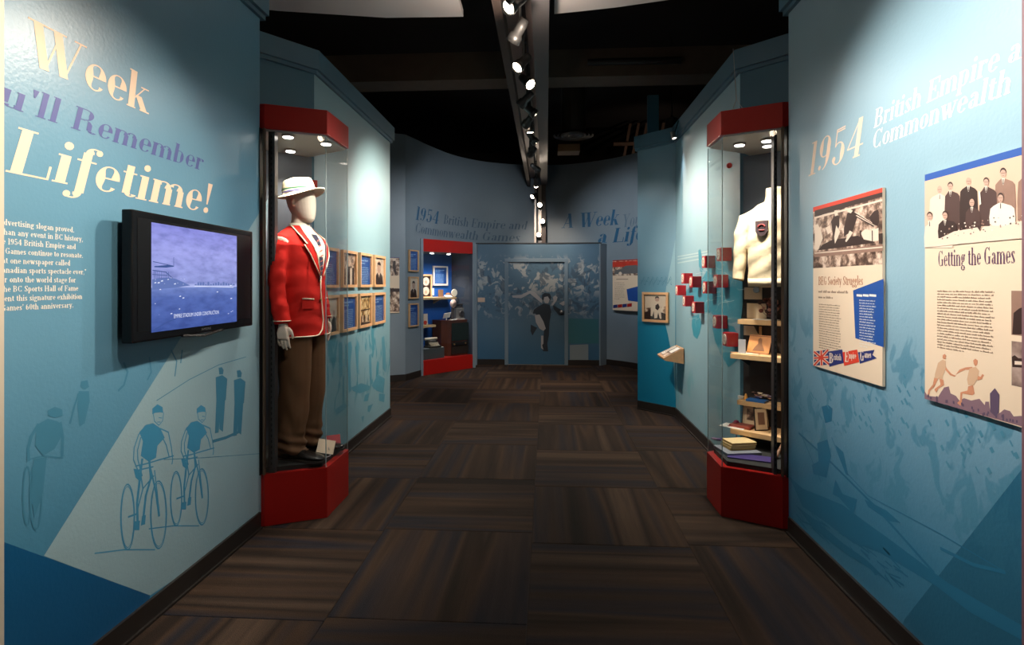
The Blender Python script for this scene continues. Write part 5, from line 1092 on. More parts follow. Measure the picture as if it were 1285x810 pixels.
for s, tw in ((-1, -6), (1, 8)):
    M_ = Matrix.Translation(V(s*.108, -.02, 0)) @ Matrix.Rotation(R(tw), 4, 'Z')
    pr = [(.115, .030, .045, .060), (.08, .038, .050, .080), (.03, .042, .046, .100), (-.03, .042, .036, .088), (-.08, .048, .028, .062), (-.14, .053, .026, .050), (-.19, .047, .022, .044), (-.222, .026, .012, .030)]
    rings = [[M_ @ V(hw_*math.copysign(abs(math.cos(t))**.85, math.cos(t)), y, max(.012, .012+(ht-.012)*(.5+.5*math.sin(t)))) for t in [2*math.pi*i/16 for i in range(16)]] for y, hw_, _, ht in pr]
    sh = obj('shoe', MB().loft(rings), SHOE, mq, local=True, smooth=True, sub=1)
    so_ = [[M_ @ V(hw_*1.06*cx_, y*1.02, z) for cx_, z in ((-1, 0), (1, 0), (1, .014), (-1, .014))] for y, hw_, _, ht in pr]
    obj('sole', MB().loft(so_), mat('sole_black', (.02, .015, .012), .6), sh, local=True)
    lc = MB()
    for k in range(4): y = -.045-.018*k; lc.tube([M_ @ V(-.016, y, .094-.008*k), M_ @ V(0, y-.004, .100-.009*k), M_ @ V(.016, y, .094-.008*k)], .0022, 5)
    obj('laces', lc, mat('lace_brown', (.25, .13, .07), .7), sh, local=True)
# hat
HATM = mat('straw_cream', (.86, .76, .55), .75, noise=.05, nscale=60, bump=.3)
ht = MB(); HT = Matrix.Translation(V(0, .005, 1.745)) @ Matrix.Rotation(R(-10), 4, 'X') @ Matrix.Rotation(R(-5), 4, 'Y')
def hr(r1, r2, z, wave=0, n=40): return [HT @ V(r1*math.cos(2*math.pi*i/n), r2*math.sin(2*math.pi*i/n), z+wave*math.cos(4*math.pi*i/n)) for i in range(n)]
ht.loft([hr(.080, .099, .0, .0), hr(.092, .112, .0, .002), hr(.125, .146, -.006, -.006), hr(.146, .168, -.004, -.014), hr(.148, .170, .0, -.015), hr(.144, .166, .001, -.014), hr(.124, .146, .001, -.006), hr(.092, .113, .010, .003), hr(.088, .108, .03, 0), hr(.084, .102, .075, 0), hr(.076, .093, .100, .003), hr(.055, .068, .106, .004), hr(.03, .04, .098, 0), hr(.005, .006, .095, 0)])
hat = obj('hat', ht, HATM, mq, local=True, smooth=True)
for z0, z1, nm, c_ in ((.012, .021, 'purple', (.12, .10, .30)), (.021, .029, 'white', (.8, .75, .62)), (.029, .040, 'green', (.05, .16, .09)), (.040, .046, 'cream', (.7, .6, .4))):
    t_ = MB()
    rr_ = lambda z: (.0925-.0045*(z/.045)+.0035, .1125-.006*(z/.045)+.0035)
    n = 40; rws = []
    for z in (z0, z1): a_, b2 = rr_(z); rws.append([HT @ V(a_*math.cos(2*math.pi*i/n), b2*math.sin(2*math.pi*i/n), z+.010*math.sin(2*math.pi*i/n-.6)) for i in range(n)])
    t_.loft(rws, cap=False); obj('hat_ribbon', t_, mat('ribbon_'+nm, c_, .6), hat, local=True)
# cards and small stand on the deck
tag(obj('label_card', MB().box(-.055, .055, -.002, .002, -.045, .045, Matrix.Translation((-1.462, 3.60, .415)) @ Matrix.Rotation(R(35), 4, 'Z') @ Matrix.Rotation(R(-28), 4, 'X') @ Matrix.Rotation(R(18), 4, 'Y')), CREAM), 'cream label card tilted beside the black shoes in the left case', 'card')
tag(obj('red_booklet', MB().box(-.05, .05, -.003, .003, -.045, .045, Matrix.Translation((-1.475, 3.755, .405)) @ Matrix.Rotation(R(30), 4, 'Z') @ Matrix.Rotation(R(-35), 4, 'X')), mat('booklet_red', (.35, .01, .02), .5)), 'dark red booklet behind the cream card in the left case', 'booklet')
tag(obj('card_stand', MB().tube([(-1.455, 3.53, .356), (-1.43, 3.60, .356), (-1.47, 3.66, .356)], .003, 6).tube([(-1.43, 3.60, .356), (-1.445, 3.60, .41)], .003, 6), mat('acrylic', (.6, .6, .6), .1)), 'clear acrylic stand under the cream card in the left case', 'stand')

# ---------------------------------------------------------------- right case contents; frame along the back panel
Q0 = V(1.465, 4.225, 0); QE = (V(2.15, 3.64, 0)-Q0).normalized(); QN = V(-.648, -.761, 0).normalized(); QN = V(QE.y, -QE.x, 0); QN = QN if QN.y < 0 else -QN
def QM(a, b_, z): return Matrix([(QE.x, -QN.x, 0, 0), (QE.y, -QN.y, 0, 0), (0, 0, 1, 0), (0, 0, 0, 1)]) if False else Matrix.Translation(Q0+QE*a+QN*b_+V(0, 0, z)) @ Matrix([(QE.x, QN.x, 0, 0), (QE.y, QN.y, 0, 0), (0, 0, 1, 0), (0, 0, 0, 1)])
def qa(px, b_):     # picture column -> distance along the back panel at stand-off b_
    r = rayd(px, 356); p = Q0+QN*b_; den = r.x*QE.y-r.y*QE.x; return (p.y*r.x-p.x*r.y)/-den if False else ((p.x*r.y-p.y*r.x)/(den) if abs(den) > 1e-9 else 0)
def qz(px, py, b_): a = qa(px, b_); p = Q0+QN*b_+QE*a; d = -ST*p.x+CT*p.y; return EYE+(CY-py)/F*d
# sweater on a form
sw = thing('sweater', 'cream turtleneck sweater with dark crest patch, hanging in the right case', 'sweater')
a0 = qa(929, .16); SWO = Q0+QE*(a0+.235)+QN*.155+V(0, 0, qz(950, 360, .16)); SWM = Matrix.Translation(SWO) @ Matrix([(-QE.x, QN.x, 0, 0), (-QE.y, QN.y, 0, 0), (0, 0, 1, 0), (0, 0, 0, 1)]); sw.matrix_world = SWM; sw.location, sw.rotation_euler = SWM.to_translation(), SWM.to_euler()
HS = qz(950, 238, .16)-qz(950, 360, .16)
WOOL = mat('cream_wool', (.76, .63, .42), .9, noise=.05, nscale=30, bump=.3, spec=.1)
sb = MB(); k_ = HS/.66
def sring(z, a, b_, x=0): return ring(z*k_, a, b_, 0, x, n=32, e=2.4)
sb.loft([sring(z, a, b_) for z, a, b_ in ((.0, .165, .085), (.02, .175, .092), (.15, .172, .095), (.32, .178, .10), (.44, .185, .10), (.50, .175, .088), (.545, .115, .070), (.565, .066, .060), (.60, .055, .055), (.655, .056, .056), (.66, .048, .048))])
for s in (-1, 1): sb.tube([V(s*.13, 0, .49*k_), V(s*.195, .0, .46*k_), V(s*.222, .01, .36*k_), V(s*.235, .01, .22*k_), V(s*.245, .012, .10*k_), V(s*.25, .02, .045*k_)], [.045, .056, .052, .046, .042, .040], 16)
remeshed('knit_body', sb, WOOL, sw, .007, smooth_it=4, disp=lambda p, n: p+n*(.004*math.sin(p.x*38+p.z*7)+.002*math.sin(p.z*50+p.x*30)))
def sfr(x, z, o=.0): return (x, .100+o-.35*abs(x)**2, z)
cp = MB(); sh_ = [(-.042, .052), (.042, .052), (.042, -.02), (.022, -.045), (0, -.055), (-.022, -.045), (-.042, -.02)]
cxx, czz = .05, .385*k_
cp.loft([[sfr(cxx+x, czz+z, -.004) for x, z in sh_], [sfr(cxx+x, czz+z, .010) for x, z in sh_]])
obj('crest_patch', cp, mat('crest_dark', (.03, .012, .015), .8), sw, local=True)
ce_ = MB(); ce_.tube([sfr(cxx+.022*math.cos(R(t)), czz+.012+.014*math.sin(R(t)), .0125) for t in range(0, 181, 20)], .0035, 5).tube([sfr(cxx-.018, czz-.012, .0125), sfr(cxx+.018, czz-.012, .0125)], .003, 5)
obj('crest_emblem', ce_, mat('crest_red', (.55, .06, .06), .7), sw, local=True)
obj('hem_rib', MB().loft([sring(z, a, b_) for z, a, b_ in ((.0, .168, .088), (.0, .176, .096), (.055, .178, .098), (.055, .170, .09))], cap=False), WOOL, sw, local=True, smooth=True)
obj('form_rod', MB().tube([V(0, -.14, .46*k_), V(0, 0, .46*k_)], .012, 8), STEEL, sw, local=True)
# shelves
SHELF = mat('shelf_beech', (.68, .44, .22), .5, noise=.12, nscale=18)
def qbox(name, a0, a1, b0, b1, z0, z1, m, parent=None, **k): return obj(name, MB().box(a0, a1, b0, b1, z0, z1, QM(0, 0, 0)), m, parent, **k)
def shelf(label, px, py, b_, cut=0, grp='wooden shelves in the right case'):
    a0 = qa(px, b_); z = qz(px, py, b_); a1 = min(a0+.62, .80)
    r = thing('shelf', label, 'shelf', tuple(Q0+QE*a0+V(0, 0, z)), group=grp)
    m = MB().prism([(max(a0+cut*0, .01), b_), (a1, b_), (a1, .012), (max(a0+cut, .012), .012)], z-.034, z, QM(0, 0, 0)); obj('board', m, SHELF, r, bevel=.002)
    for aa in (a0+.10, a0+.42): obj('bracket', MB().loft([[QM(0, 0, 0) @ V(aa+t, bb, zz) for bb, zz in ((.013, z-.034), (b_*.8, z-.034), (.013, z-.11))] for t in (0, .006)]), BLACK, r)
    return r, a0, z
sA_, aA, zA = shelf('short wooden shelf below the cream sweater, topmost of four', 925.5, 401, .14, .0)
sB_, aB, zB = shelf('deep wooden shelf carrying the orange carved plaque, second of four', 905.5, 443, .26, .09)
sC_, aC, zC = shelf('short wooden shelf with blue booklet and bunched papers, third of four', 924.5, 502, .14, .0)
sD_, aD, zD = shelf('deep wooden shelf with folding photo frames, lowest of four', 904.5, 536, .26, .09)
def qpaper(label, px0, px1, py0, py1, m, b_=.014, cat='document', grp=None):
    z1, z0 = qz((px0+px1)/2, py0, b_), qz((px0+px1)/2, py1, b_); o = qbox('document', qa(px0, b_), qa(px1, b_), b_, b_+.003, z0, z1, m); return tag(o, label, cat, grp)
PAPER = mat('aged_paper', (.78, .62, .42), .6, noise=.05)
qpaper('cream document on the case back just under the sweater hem', 934, 956.5, 361, 376, PAPER); qpaper('cream document behind the topmost wooden shelf of the right case', 937.5, 962, 381, 400, PAPER); qpaper('cream document between the first and second wooden shelf of the right case', 933.5, 956, 409.5, 421.5, PAPER)
sd_ = MB(); qmd = QM(0, 0, 0)
for k in range(10): t = k*.63; 
tag(obj('medal', MB().lathe([(.0, .004), (.022, .004), (.024, 0), (.022, -.004), (0, -.004)], 16, QM(qa(949, .03), .03, qz(949, 364, .03)) @ Matrix.Rotation(R(90), 4, 'X')), mat('medal_grey', (.35, .35, .33), .35, metal=.6)), 'small round grey medal hanging under the sweater hem', 'medal')
def crumple(name, label, cat, a, b_, z, ra, rb, rz, m, seed, n=9, extra=None):
    rnd = random.Random(seed); r = thing(name, label, cat, tuple(Q0+QE*a+QN*b_+V(0, 0, z)))
    for k in range(n):
        mb = MB(); c0 = V(a+rnd.uniform(-ra, ra), b_+rnd.uniform(-rb, rb), z+rnd.uniform(.25, .9)*rz*(1-.3*k/n)); s = rnd.uniform(.35, .7)*min(ra, rz)
        n_ = 8; rg = []
        for t in range(3): rg.append([QM(0, 0, 0) @ (c0+V((s*.35*t+.004)*math.cos(j*.785)*rnd.uniform(.7, 1.2), (s*.35*t+.003)*math.sin(j*.785)*rnd.uniform(.6, 1.1), s*.25*t*rnd.uniform(.4, 1.1)-s*.1)) for j in range(n_)])
        mb.loft(rg); obj('fold' if extra is None else extra, mb, m[k % len(m)], r)
    return r
rb_ = [mat('rust_bloom', (.22, .05, .03), .5), mat('pink_bloom', (.55, .28, .22), .5), mat('dark_leaf', (.06, .02, .02), .6)]
flw = thing('dried_bouquet', 'dried reddish brown bouquet standing on the topmost wooden shelf', 'bouquet', tuple(Q0+QE*(aA+.26)+QN*.07+V(0, 0, zA)))
rnd = random.Random(4); am = qa(967, .07); st_ = MB()
for k in range(46):
    c0 = V(am+rnd.gauss(0, .045), .07+rnd.uniform(-.03, .03), zA+rnd.uniform(.03, .155)); s = rnd.uniform(.009, .017)
    obj('bloom', MB().ball((0, 0, 0), s, 7, 5).__class__() if False else (lambda mb: mb.loft([[QM(0, 0, 0) @ (c0+V(rr2*s*math.cos(j*1.05+zz), rr2*s*math.sin(j*1.05+zz), zz*s)) for j in range(6)] for rr2, zz in ((.3, -.8), (1, -.2), (1.1, .4), (.4, .9))]))(MB()), rb_[k % 3], flw)
    st_.tube([QM(0, 0, 0) @ c0, QM(0, 0, 0) @ V(am, .07, zA+.01)], .0016, 4)
obj('stems', st_, rb_[2], flw)
tag(qbox('paper_sheet', qa(946, .08), qa(968, .05)+.05, .03, .12, zA+.001, zA+.005, WHITE), 'white sheet lying under the bouquet on the topmost wooden shelf', 'paper')
# plaque
a0, a1 = qa(939, .12), qa(968, .10); r = thing('carved_plaque', 'orange leather plaque with a dark figure, leaning on the second wooden shelf', 'plaque', tuple(Q0+QE*(a0+a1)/2+QN*.1+V(0, 0, zB)))
z1 = zB+.125
def pq(u, v, o=0): return QM(0, 0, 0) @ V(a0+(a1-a0)*u, .15-.07*v+o, zB+.002+(z1-zB)*v)
obj('plate', MB().loft([[pq(0, 0), pq(1, 0), pq(1, 1), pq(0, 1)], [pq(0, 0, .006), pq(1, 0, .006), pq(1, 1, .006), pq(0, 1, .006)]]), mat('plaque_orange', (.62, .24, .05), .5, noise=.15, nscale=20), r)
obj('figure', MB().poly([pq(u, v, .0075) for u, v in ((.25, .15), (.8, .15), (.72, .35), (.62, .55), (.6, .8), (.5, .88), (.42, .78), (.45, .55), (.33, .35))]), mat('plaque_dark', (.22, .08, .02), .6), r)
obj('rim', MB().poly([pq(.02, .03, .0068), pq(.98, .03, .0068), pq(.98, .07, .0068), pq(.02, .07, .0068)]).poly([pq(.02, .93, .0068), pq(.98, .93, .0068), pq(.98, .97, .0068), pq(.02, .97, .0068)]), mat('plaque_dark', (.22, .08, .02)), r)
tag(obj('acrylic_block', MB().box(0, .05, 0, .006, 0, .10, QM(qa(927, .20), .20, zB+.001)), mat('acrylic_grey', (.45, .47, .52), .15)), 'small grey upright plate at the left of the orange plaque', 'stand')
for i, (px, bb, c_, lab, s) in enumerate(((921, .20, (.55, .30, .16), 'small brown badge lying on the second wooden shelf, leftmost', .022), (937, .19, (.82, .78, .7), 'small white card lying on the second wooden shelf before the orange plaque', .035), (947, .21, (.75, .66, .5), 'small cream card lying at the front edge of the second wooden shelf', .03))):
    tag(obj('badge' if i == 0 else 'card', MB().box(-s, s, -s*.6, s*.6, 0, .004, QM(qa(px, bb), bb, zB+.001)), mat('item%d' % i, c_, .5)), lab, 'badge' if i == 0 else 'card')
tag(obj('ornament', MB().lathe([(.012, 0), (.013, .004), (.004, .01), (.004, .04), (.012, .05), (.013, .06), (.004, .07)], 14, QM(qa(932.5, .16), .16, zB+.001)), WHITE, smooth=True), 'tiny white trophy ornament left of the orange plaque', 'ornament')
# third shelf items
tag(obj('booklet', MB().box(-.065, .065, -.04, .04, 0, .014, QM(qa(950, .10), .10, zC+.001)), mat('booklet_blue', (.03, .14, .42), .4)), 'bright blue booklet lying on the third wooden shelf', 'booklet')
crumple('silk_scarf', 'bunched multicoloured scarf behind the blue booklet on the third shelf', 'scarf', qa(957, .06), .055, zC+.004, .075, .018, .055, [mat('scarf_peach', (.75, .45, .30), .6), mat('scarf_lilac', (.35, .28, .40), .6), mat('scarf_cream', (.8, .7, .5), .6), mat('scarf_brown', (.2, .1, .06), .6)], 3, 12)
tag(obj('pin', MB().lathe([(.0, 0), (.016, .004), (.012, .02), (.006, .04), (.0, .045)], 10, QM(qa(936, .09), .09, zC+.001)), mat('pin_orange', (.8, .38, .08), .4)), 'small orange figurine at the left end of the third wooden shelf', 'figurine')
tag(obj('card', MB().box(-.02, .02, -.012, .012, 0, .02, QM(qa(930, .08), .08, zC+.001)), WHITE), 'small white folded card at the left end of the third wooden shelf', 'card')
# fourth shelf: folding frames, red album
def leaf(parent, a, b_, z, ang, wd_, ht_, m, pic):
    M_ = QM(a, b_, z) @ Matrix.Rotation(R(ang), 4, 'Z') @ Matrix.Rotation(R(8), 4, 'X')
    lf = obj('leaf', MB().box(0, wd_, -.004, .004, 0, ht_, M_), BLACK, parent); obj('mount', MB().box(.006, wd_-.006, .004, .0055, .006, ht_-.006, M_), m, lf)
    obj('picture', MB().box(wd_*.25, wd_*.75, .0055, .0062, ht_*.25, ht_*.8, M_), pic, lf)
fa = thing('folding_frame', 'folding cream mounted photograph standing on the lowest wooden shelf', 'frame', tuple(Q0+QE*qa(935, .1)+QN*.1+V(0, 0, zD)))
leaf(fa, qa(931, .08), .08, zD+.001, 0, .135, .15, PAPER, SEP)
fb = thing('folding_frame', 'black edged folding frame turned sideways at the middle of the lowest wooden shelf', 'frame', tuple(Q0+QE*qa(950, .1)+QN*.1+V(0, 0, zD)))
leaf(fb, qa(947.5, .2), .20, zD+.001, -52, .10, .155, PAPER, mat('small_portrait', (.25, .14, .1), .5)); leaf(fb, qa(955, .12), .13, zD+.001, -70, .09, .13, PAPER, SEPD)
tag(obj('album', MB().box(-.075, .075, -.05, .05, 0, .018, QM(qa(931, .17), .165, zD+.001)), mat('album_red', (.28, .05, .03), .4)), 'dark red album lying before the cream mounted photograph on the lowest wooden shelf', 'album')
bm_ = MB()
for k in range(6): bm_.tube([QM(qa(916+k*3.6, .2), .215-.004*k, zD+.006) @ V(.009*math.cos(t*.7), .009*math.sin(t*.7), 0) for t in range(9)], .003, 5, closed=True)
tag(obj('chain', bm_, mat('bead_red', (.45, .12, .1), .4)), 'string of small reddish links at the left of the lowest wooden shelf', 'chain'); 
tag(obj('paper_sheet', MB().box(-.085, .085, -.06, .06, 0, .003, QM(qa(921, .19), .185, zD+.0005)), WHITE), 'white sheet under the links on the lowest wooden shelf', 'paper')
# deck items
zk = CB+.031
def floorpt(px, py, z): r = rayd(px, py); return V(0, 0, EYE)+r*((z-EYE)/r.z)
bp0 = floorpt(917, 570, zk)
for i in range(3):
    c0 = V(1.315+.004*i, 3.90-.003*i, zk+.020+i*.017); M_ = Matrix.Translation(c0) @ Matrix.Rotation(R(12), 4, 'Z')
    bk = thing('book', ['lowest of three gold edged books on the right case deck', 'middle of three gold edged books on the right case deck', 'topmost of three gold edged books on the right case deck, cream cover'][i], 'book', tuple(c0), group='stack of gold edged books')
    obj('pages', MB().box(-.088, .088, -.063, .063, .003, .013, M_), mat('gilt_pages', (.75, .5, .15), .4), bk); obj('cover', MB().box(-.09, .09, -.066, .066, 0, .003, M_).box(-.09, .09, -.066, .066, .013, .0165, M_), mat('book_cream', (.80, .62, .32), .5) if i else mat('book_tan', (.55, .35, .12), .5), bk)
tag(obj('grey_folder', MB().box(-.13, .11, -.10, .10, 0, .018, Matrix.Translation((1.31, 3.87, zk+.001)) @ Matrix.Rotation(R(10), 4, 'Z')), mat('folder_grey', (.25, .27, .31), .5)), 'flat grey folder under the stack of gold edged books', 'folder')
crumple('sash', 'purple and magenta sash laid in folds on the right case deck', 'sash', .02, .27, zk, .13, .03, .05, [mat('sash_purple', (.10, .06, .25), .6), mat('sash_magenta', (.25, .02, .10), .6), mat('sash_mauve', (.3, .2, .35), .6)], 12, 14)
tag(obj('pamphlet', MB().box(-.13, .13, -.06, .06, 0, .006, Matrix.Translation((1.33, 3.73, zk+.001)) @ Matrix.Rotation(R(-22), 4, 'Z')), mat('pamphlet_purple', (.07, .05, .2), .4)), 'dark purple pamphlet flat in front of the sash in the right case', 'pamphlet')
ba = MB(); pts = [V(1.50, 3.72, zk+.012), V(1.53, 3.745, zk+.05), V(1.555, 3.765, zk+.08), V(1.58, 3.785, zk+.11)]; ba.tube(pts, [.012, .010, .008, .012], 8)
tag(obj('baton', ba, mat('baton_wood', (.25, .12, .06), .4)), 'slim brown relay baton leaning at the back of the right case deck', 'baton')
for o_, px, py in ((0, 926, 553),):
    tag(obj('rosette', MB().ball(QM(qa(924, .12), .12, zk+.13) @ V(0, 0, 0), .022, 10, 7).tube([QM(qa(924, .12), .12, zk) @ V(0, 0, 0), QM(qa(924, .12), .12, zk+.12) @ V(0, 0, 0)], .003, 5), mat('rosette_pink', (.35, .02, .10), .5)), 'small magenta rosette on a stem behind the gold edged books', 'rosette')

# ================================================================== ALCOVE CASE IN THE CURVED WALL
def AM(a, b_, z): return Matrix.Translation(V(FL3.x, FL3.y, 0)+V(E3.x, E3.y, 0)*a+V(N3.x, N3.y, 0)*b_+V(0, 0, z)) @ Matrix([(E3.x, N3.x, 0, 0), (E3.y, N3.y, 0, 0), (0, 0, 1, 0), (0, 0, 0, 1)])
def aa(px, b_):
    r = rayd(px, 356); p = FL3+N3*b_; den = E3.x*r.y-E3.y*r.x; return -(p.x*r.y-p.y*r.x)/den
def az(px, py, b_): a = aa(px, b_); p = FL3+N3*b_+E3*a; d = -ST*p.x+CT*p.y; return EYE+(CY-py)/F*d
def abox(name, a0, a1, b0, b1, z0, z1, m, parent=None, **k): return obj(name, MB().box(a0, a1, b0, b1, z0, z1, AM(0, 0, 0)), m, parent, **k)
DP = .55; L3 = W3; BZ = az(560, 449.5, 0); HZ0 = az(560, 317, 0)
ac = thing('alcove_case', 'red framed alcove case with blue lining set in the curved back wall', 'display case', tuple(AM(L3/2, .2, 0).to_translation()))
ABLUE = mat('alcove_blue', (.01, .10, .42), .5, noise=.08); ADARK = mat('alcove_dark', (.035, .05, .075), .6)
abox('base', 0, L3, -.006, DP, 0, BZ, RED, ac); abox('header', 0, L3, -.006, .09, HZ0, RH, RED, ac); abox('top_board', 0, L3, .09, DP, HZ0, RH, ADARK, ac)
abox('back_panel', 0, L3, DP, DP+.02, 0, RH, ABLUE, ac); abox('side_panel', -.02, 0, .0, DP+.02, 0, RH, ADARK, ac); abox('side_panel', L3, L3+.02, .0, DP+.02, 0, RH, ADARK, ac)
for a_, b2 in ((-.055, -.002), (L3+.002, L3+.07)): abox('stile', a_, b2, -.012, .10, 0, RH, WBK, ac)
abox('glass_pane', .012, L3-.012, .030, .036, BZ, HZ0, GLASS, ac)
for px in (542, 563):
    a_ = aa(px, .2)
    k = MB().lathe([(.045, HZ0), (.045, HZ0-.012), (.036, HZ0-.014)], 16, AM(a_, .2, 0)); h = obj('lamp', k, STEEL, ac); obj('bulb', MB().lathe([(.036, HZ0-.0145), (.030, HZ0-.02), (.008, HZ0-.022)], 16, AM(a_, .2, 0)), LAMPW, h)
    spot('alcove_spot', AM(a_, .2, HZ0-.04).to_translation(), AM(a_+.02, .42, .8).to_translation(), 48, 100, NEUT)
# framed text + framed ovals
def alc_frame(lab, px0, px1, py0, py1, kind, seed, wm_):
    b_ = DP-.004; a0, a1 = aa(px0, b_), aa(px1, b_); z1, z0 = az((px0+px1)/2, py0, b_), az((px0+px1)/2, py1, b_)
    c_ = AM((a0+a1)/2, b_, (z0+z1)/2); M_ = c_ @ Matrix([(1, 0, 0, 0), (0, 0, -1, 0), (0, 1, 0, 0), (0, 0, 0, 1)]); frame('picture_frame', lab, M_, a1-a0, z1-z0, kind, None, seed=seed, rim=.03, woodm=wm_)
alc_frame('white framed blue text panel inside the red alcove case', 542.5, 561, 334, 358.5, 'text', 41, mat('white_frame', (.8, .7, .62), .5))
alc_frame('wooden frame with two oval portraits at the left inside the alcove case', 527, 541, 344.5, 374.5, 'ovals', 42, None)
def alc_shelf(lab, px1, py, b0):
    z = az(545, py, b0); a1 = aa(px1, b0); r = thing('shelf', lab, 'shelf', tuple(AM(a1/2, .4, z).to_translation())); obj('board', MB().prism([(.012, b0), (a1, b0), (a1+.05, DP), (.012, DP)], z-.035, z, AM(0, 0, 0)), SHELF, r)
    for t in (.3, .7): obj('bracket', MB().loft([[AM(0, 0, 0) @ V(a1*t+k, bb, zz) for bb, zz in ((DP-.002, z-.035), (b0+.1, z-.035), (DP-.002, z-.12))] for k in (0, .02)]), SHELF, r)
    return z
z1_ = alc_shelf('upper wooden shelf in the alcove case with small objects', 573, 373.5, .24); z2_ = alc_shelf('lower short wooden shelf in the alcove case, left', 547, 408, .24)
def item(name, lab, cat, mb, m, **k): return tag(obj(name, mb, m, **k), lab, cat)
item('shield', 'small brown and white shield standing on the upper alcove shelf', 'shield', MB().box(-.05, .05, -.01, .01, 0, .13, AM(aa(553, .40), .40, z1_+.001)), mat('shield_brown', (.25, .13, .07), .5))
item('white_card', 'white card on the blue back wall of the alcove case, beside the oval portraits', 'card', MB().box(-.03, .03, -.003, .003, 0, .12, AM(aa(543, DP-.01), DP-.01, z1_+.03)), WHITE)
item('model_globe', 'round white medallion standing at the right of the upper alcove shelf', 'medallion', MB().lathe([(0, -.012), (.065, -.012), (.07, 0), (.065, .012), (0, .012)], 20, AM(aa(570, .34), .34, z1_+.072) @ Matrix.Rotation(R(90), 4, 'X')), mat('globe_white', (.8, .72, .58), .4))
item('brown_purse', 'small brown purse beside the round medallion on the upper alcove shelf', 'purse', MB().ball(AM(aa(562.5, .36), .36, z1_+.04).to_translation(), .045, 12, 8, (1.1, .8, .85)), mat('purse_brown', (.3, .12, .05), .5), smooth=True)
item('white_booklet', 'white open booklet tilted over the front of the upper alcove shelf', 'booklet', MB().box(-.075, .075, -.04, .04, 0, .006, AM(aa(563, .28), .29, z1_+.012) @ Matrix.Rotation(R(25), 4, 'X')), WHITE)
item('programme', 'red and white programme standing on the lower alcove shelf', 'programme', MB().box(-.045, .045, -.004, .004, 0, .19, AM(aa(534, .36), .36, z2_+.001)), mat('programme_white', (.75, .62, .52), .5))
item('programme_spot', 'red round badge in front of the standing programme in the alcove case', 'badge', MB().lathe([(0, -.004), (.035, -.004), (.035, .004), (0, .004)], 16, AM(aa(534.5, .33), .345, z2_+.04) @ Matrix.Rotation(R(90), 4, 'X')), mat('badge_red', (.6, .05, .03), .5))
# old television console
WALN = mat('walnut_veneer', (.10, .030, .018), .25, noise=.3, nscale=9); a0, a1 = aa(549, .30), L3-.02
zt = az(570, 402, .12); cons = thing('television_console', 'old dark brown wooden television console in the alcove case', 'television', tuple(AM((a0+a1)/2, .3, BZ).to_translation()))
a0 = aa(549, .36); cm_ = [(a0, .50), (a0, .26), (a0+.05, .16), (a0+.14, .11), (a1-.01, .10), (a1-.01, .50)]
obj('cabinet', MB().prism(cm_, BZ+.002, zt-.02, AM(0, 0, 0)), WALN, cons, bevel=.006); obj('top', MB().prism([(x-(.01 if i < 3 else 0), y-.008) for i, (x, y) in enumerate(cm_)], zt-.02, zt, AM(0, 0, 0)), WALN, cons, bevel=.004)
sa0, sa1 = aa(567, .095), aa(587.5, .095)
abox('screen', sa0, sa1, .088, .10, zt-.36, zt-.05, mat('old_tube', (.018, .028, .024), .25), cons); abox('speaker_grille', sa0-.005, sa1, .090, .10, BZ+.03, zt-.46, mat('grille_dark', (.02, .012, .008), .8), cons); abox('control_panel', sa0, sa1, .092, .10, zt-.45, zt-.385, mat('control_black', (.012, .01, .01), .3), cons)
for px in (570, 584): obj('knob', MB().lathe([(.016, 0), (.016, .012), (.012, .018), (0, .02)], 14, AM(aa(px, .09), .092, zt-.42) @ Matrix.Rotation(R(90), 4, 'X')), BRASS, cons)
# camera on the console
cmr = thing('press_camera', 'old box camera with lens standing on the brown television console', 'camera', tuple(AM(aa(575, .26), .26, zt).to_translation()))
CG = mat('camera_body', (.22, .20, .18), .4); ck = mat('camera_dark', (.05, .04, .04), .4)
a_ = aa(577, .24); abox('body', a_-.10, a_+.09, .22, .34, zt+.012, zt+.20, CG, cmr, bevel=.005); abox('foot', a_-.13, a_+.12, .19, .36, zt+.001, zt+.012, WHITE, cmr); abox('hood', a_-.08, a_+.07, .24, .32, zt+.20, zt+.235, ck, cmr); abox('viewfinder', a_-.06, a_+.08, .25, .30, zt+.255, zt+.275, ck, cmr); abox('post', a_-.01, a_+.02, .26, .29, zt+.235, zt+.255, ck, cmr)
obj('lens', MB().lathe([(.055, 0), (.055, .03), (.045, .035), (.035, .02), (0, .018)], 18, AM(a_+.01, .22, zt+.10) @ Matrix.Rotation(R(90), 4, 'X')), ck, cmr, smooth=True)
cn2 = thing('flash_gun', 'dark tall flash attachment beside the old camera, topped by a pale round reflector', 'flash', tuple(AM(aa(568, .26), .26, zt).to_translation())); a_ = aa(568, .24)
obj('grip', MB().lathe([(.022, .001), (.022, .20), (.015, .21), (.015, .24)], 12, AM(a_, .25, zt)), ck, cn2); obj('reflector', MB().lathe([(.075, .03), (.07, .02), (.045, .002), (.01, -.01)], 20, AM(a_, .25, zt+.285) @ Matrix.Rotation(R(90), 4, 'X')), mat('reflector_pink', (.72, .50, .42), .3), cn2, smooth=True)
item('display_card', 'white card on a stand at the left of the old camera on the television console', 'card', MB().box(-.075, .075, -.003, .003, 0, .10, AM(aa(560, .22), .22, zt+.04) @ Matrix.Rotation(R(30), 4, 'X') @ Matrix.Rotation(R(-8), 4, 'Y')).box(-.008, .008, -.006, .006, 0, .06, AM(aa(561, .20), .215, zt+.001)), WHITE)
item('paper_sheet', 'white sheet lying on the front of the brown television console', 'paper', MB().box(-.07, .07, -.035, .035, 0, .004, AM(aa(568, .16), .165, zt+.002)), WHITE)
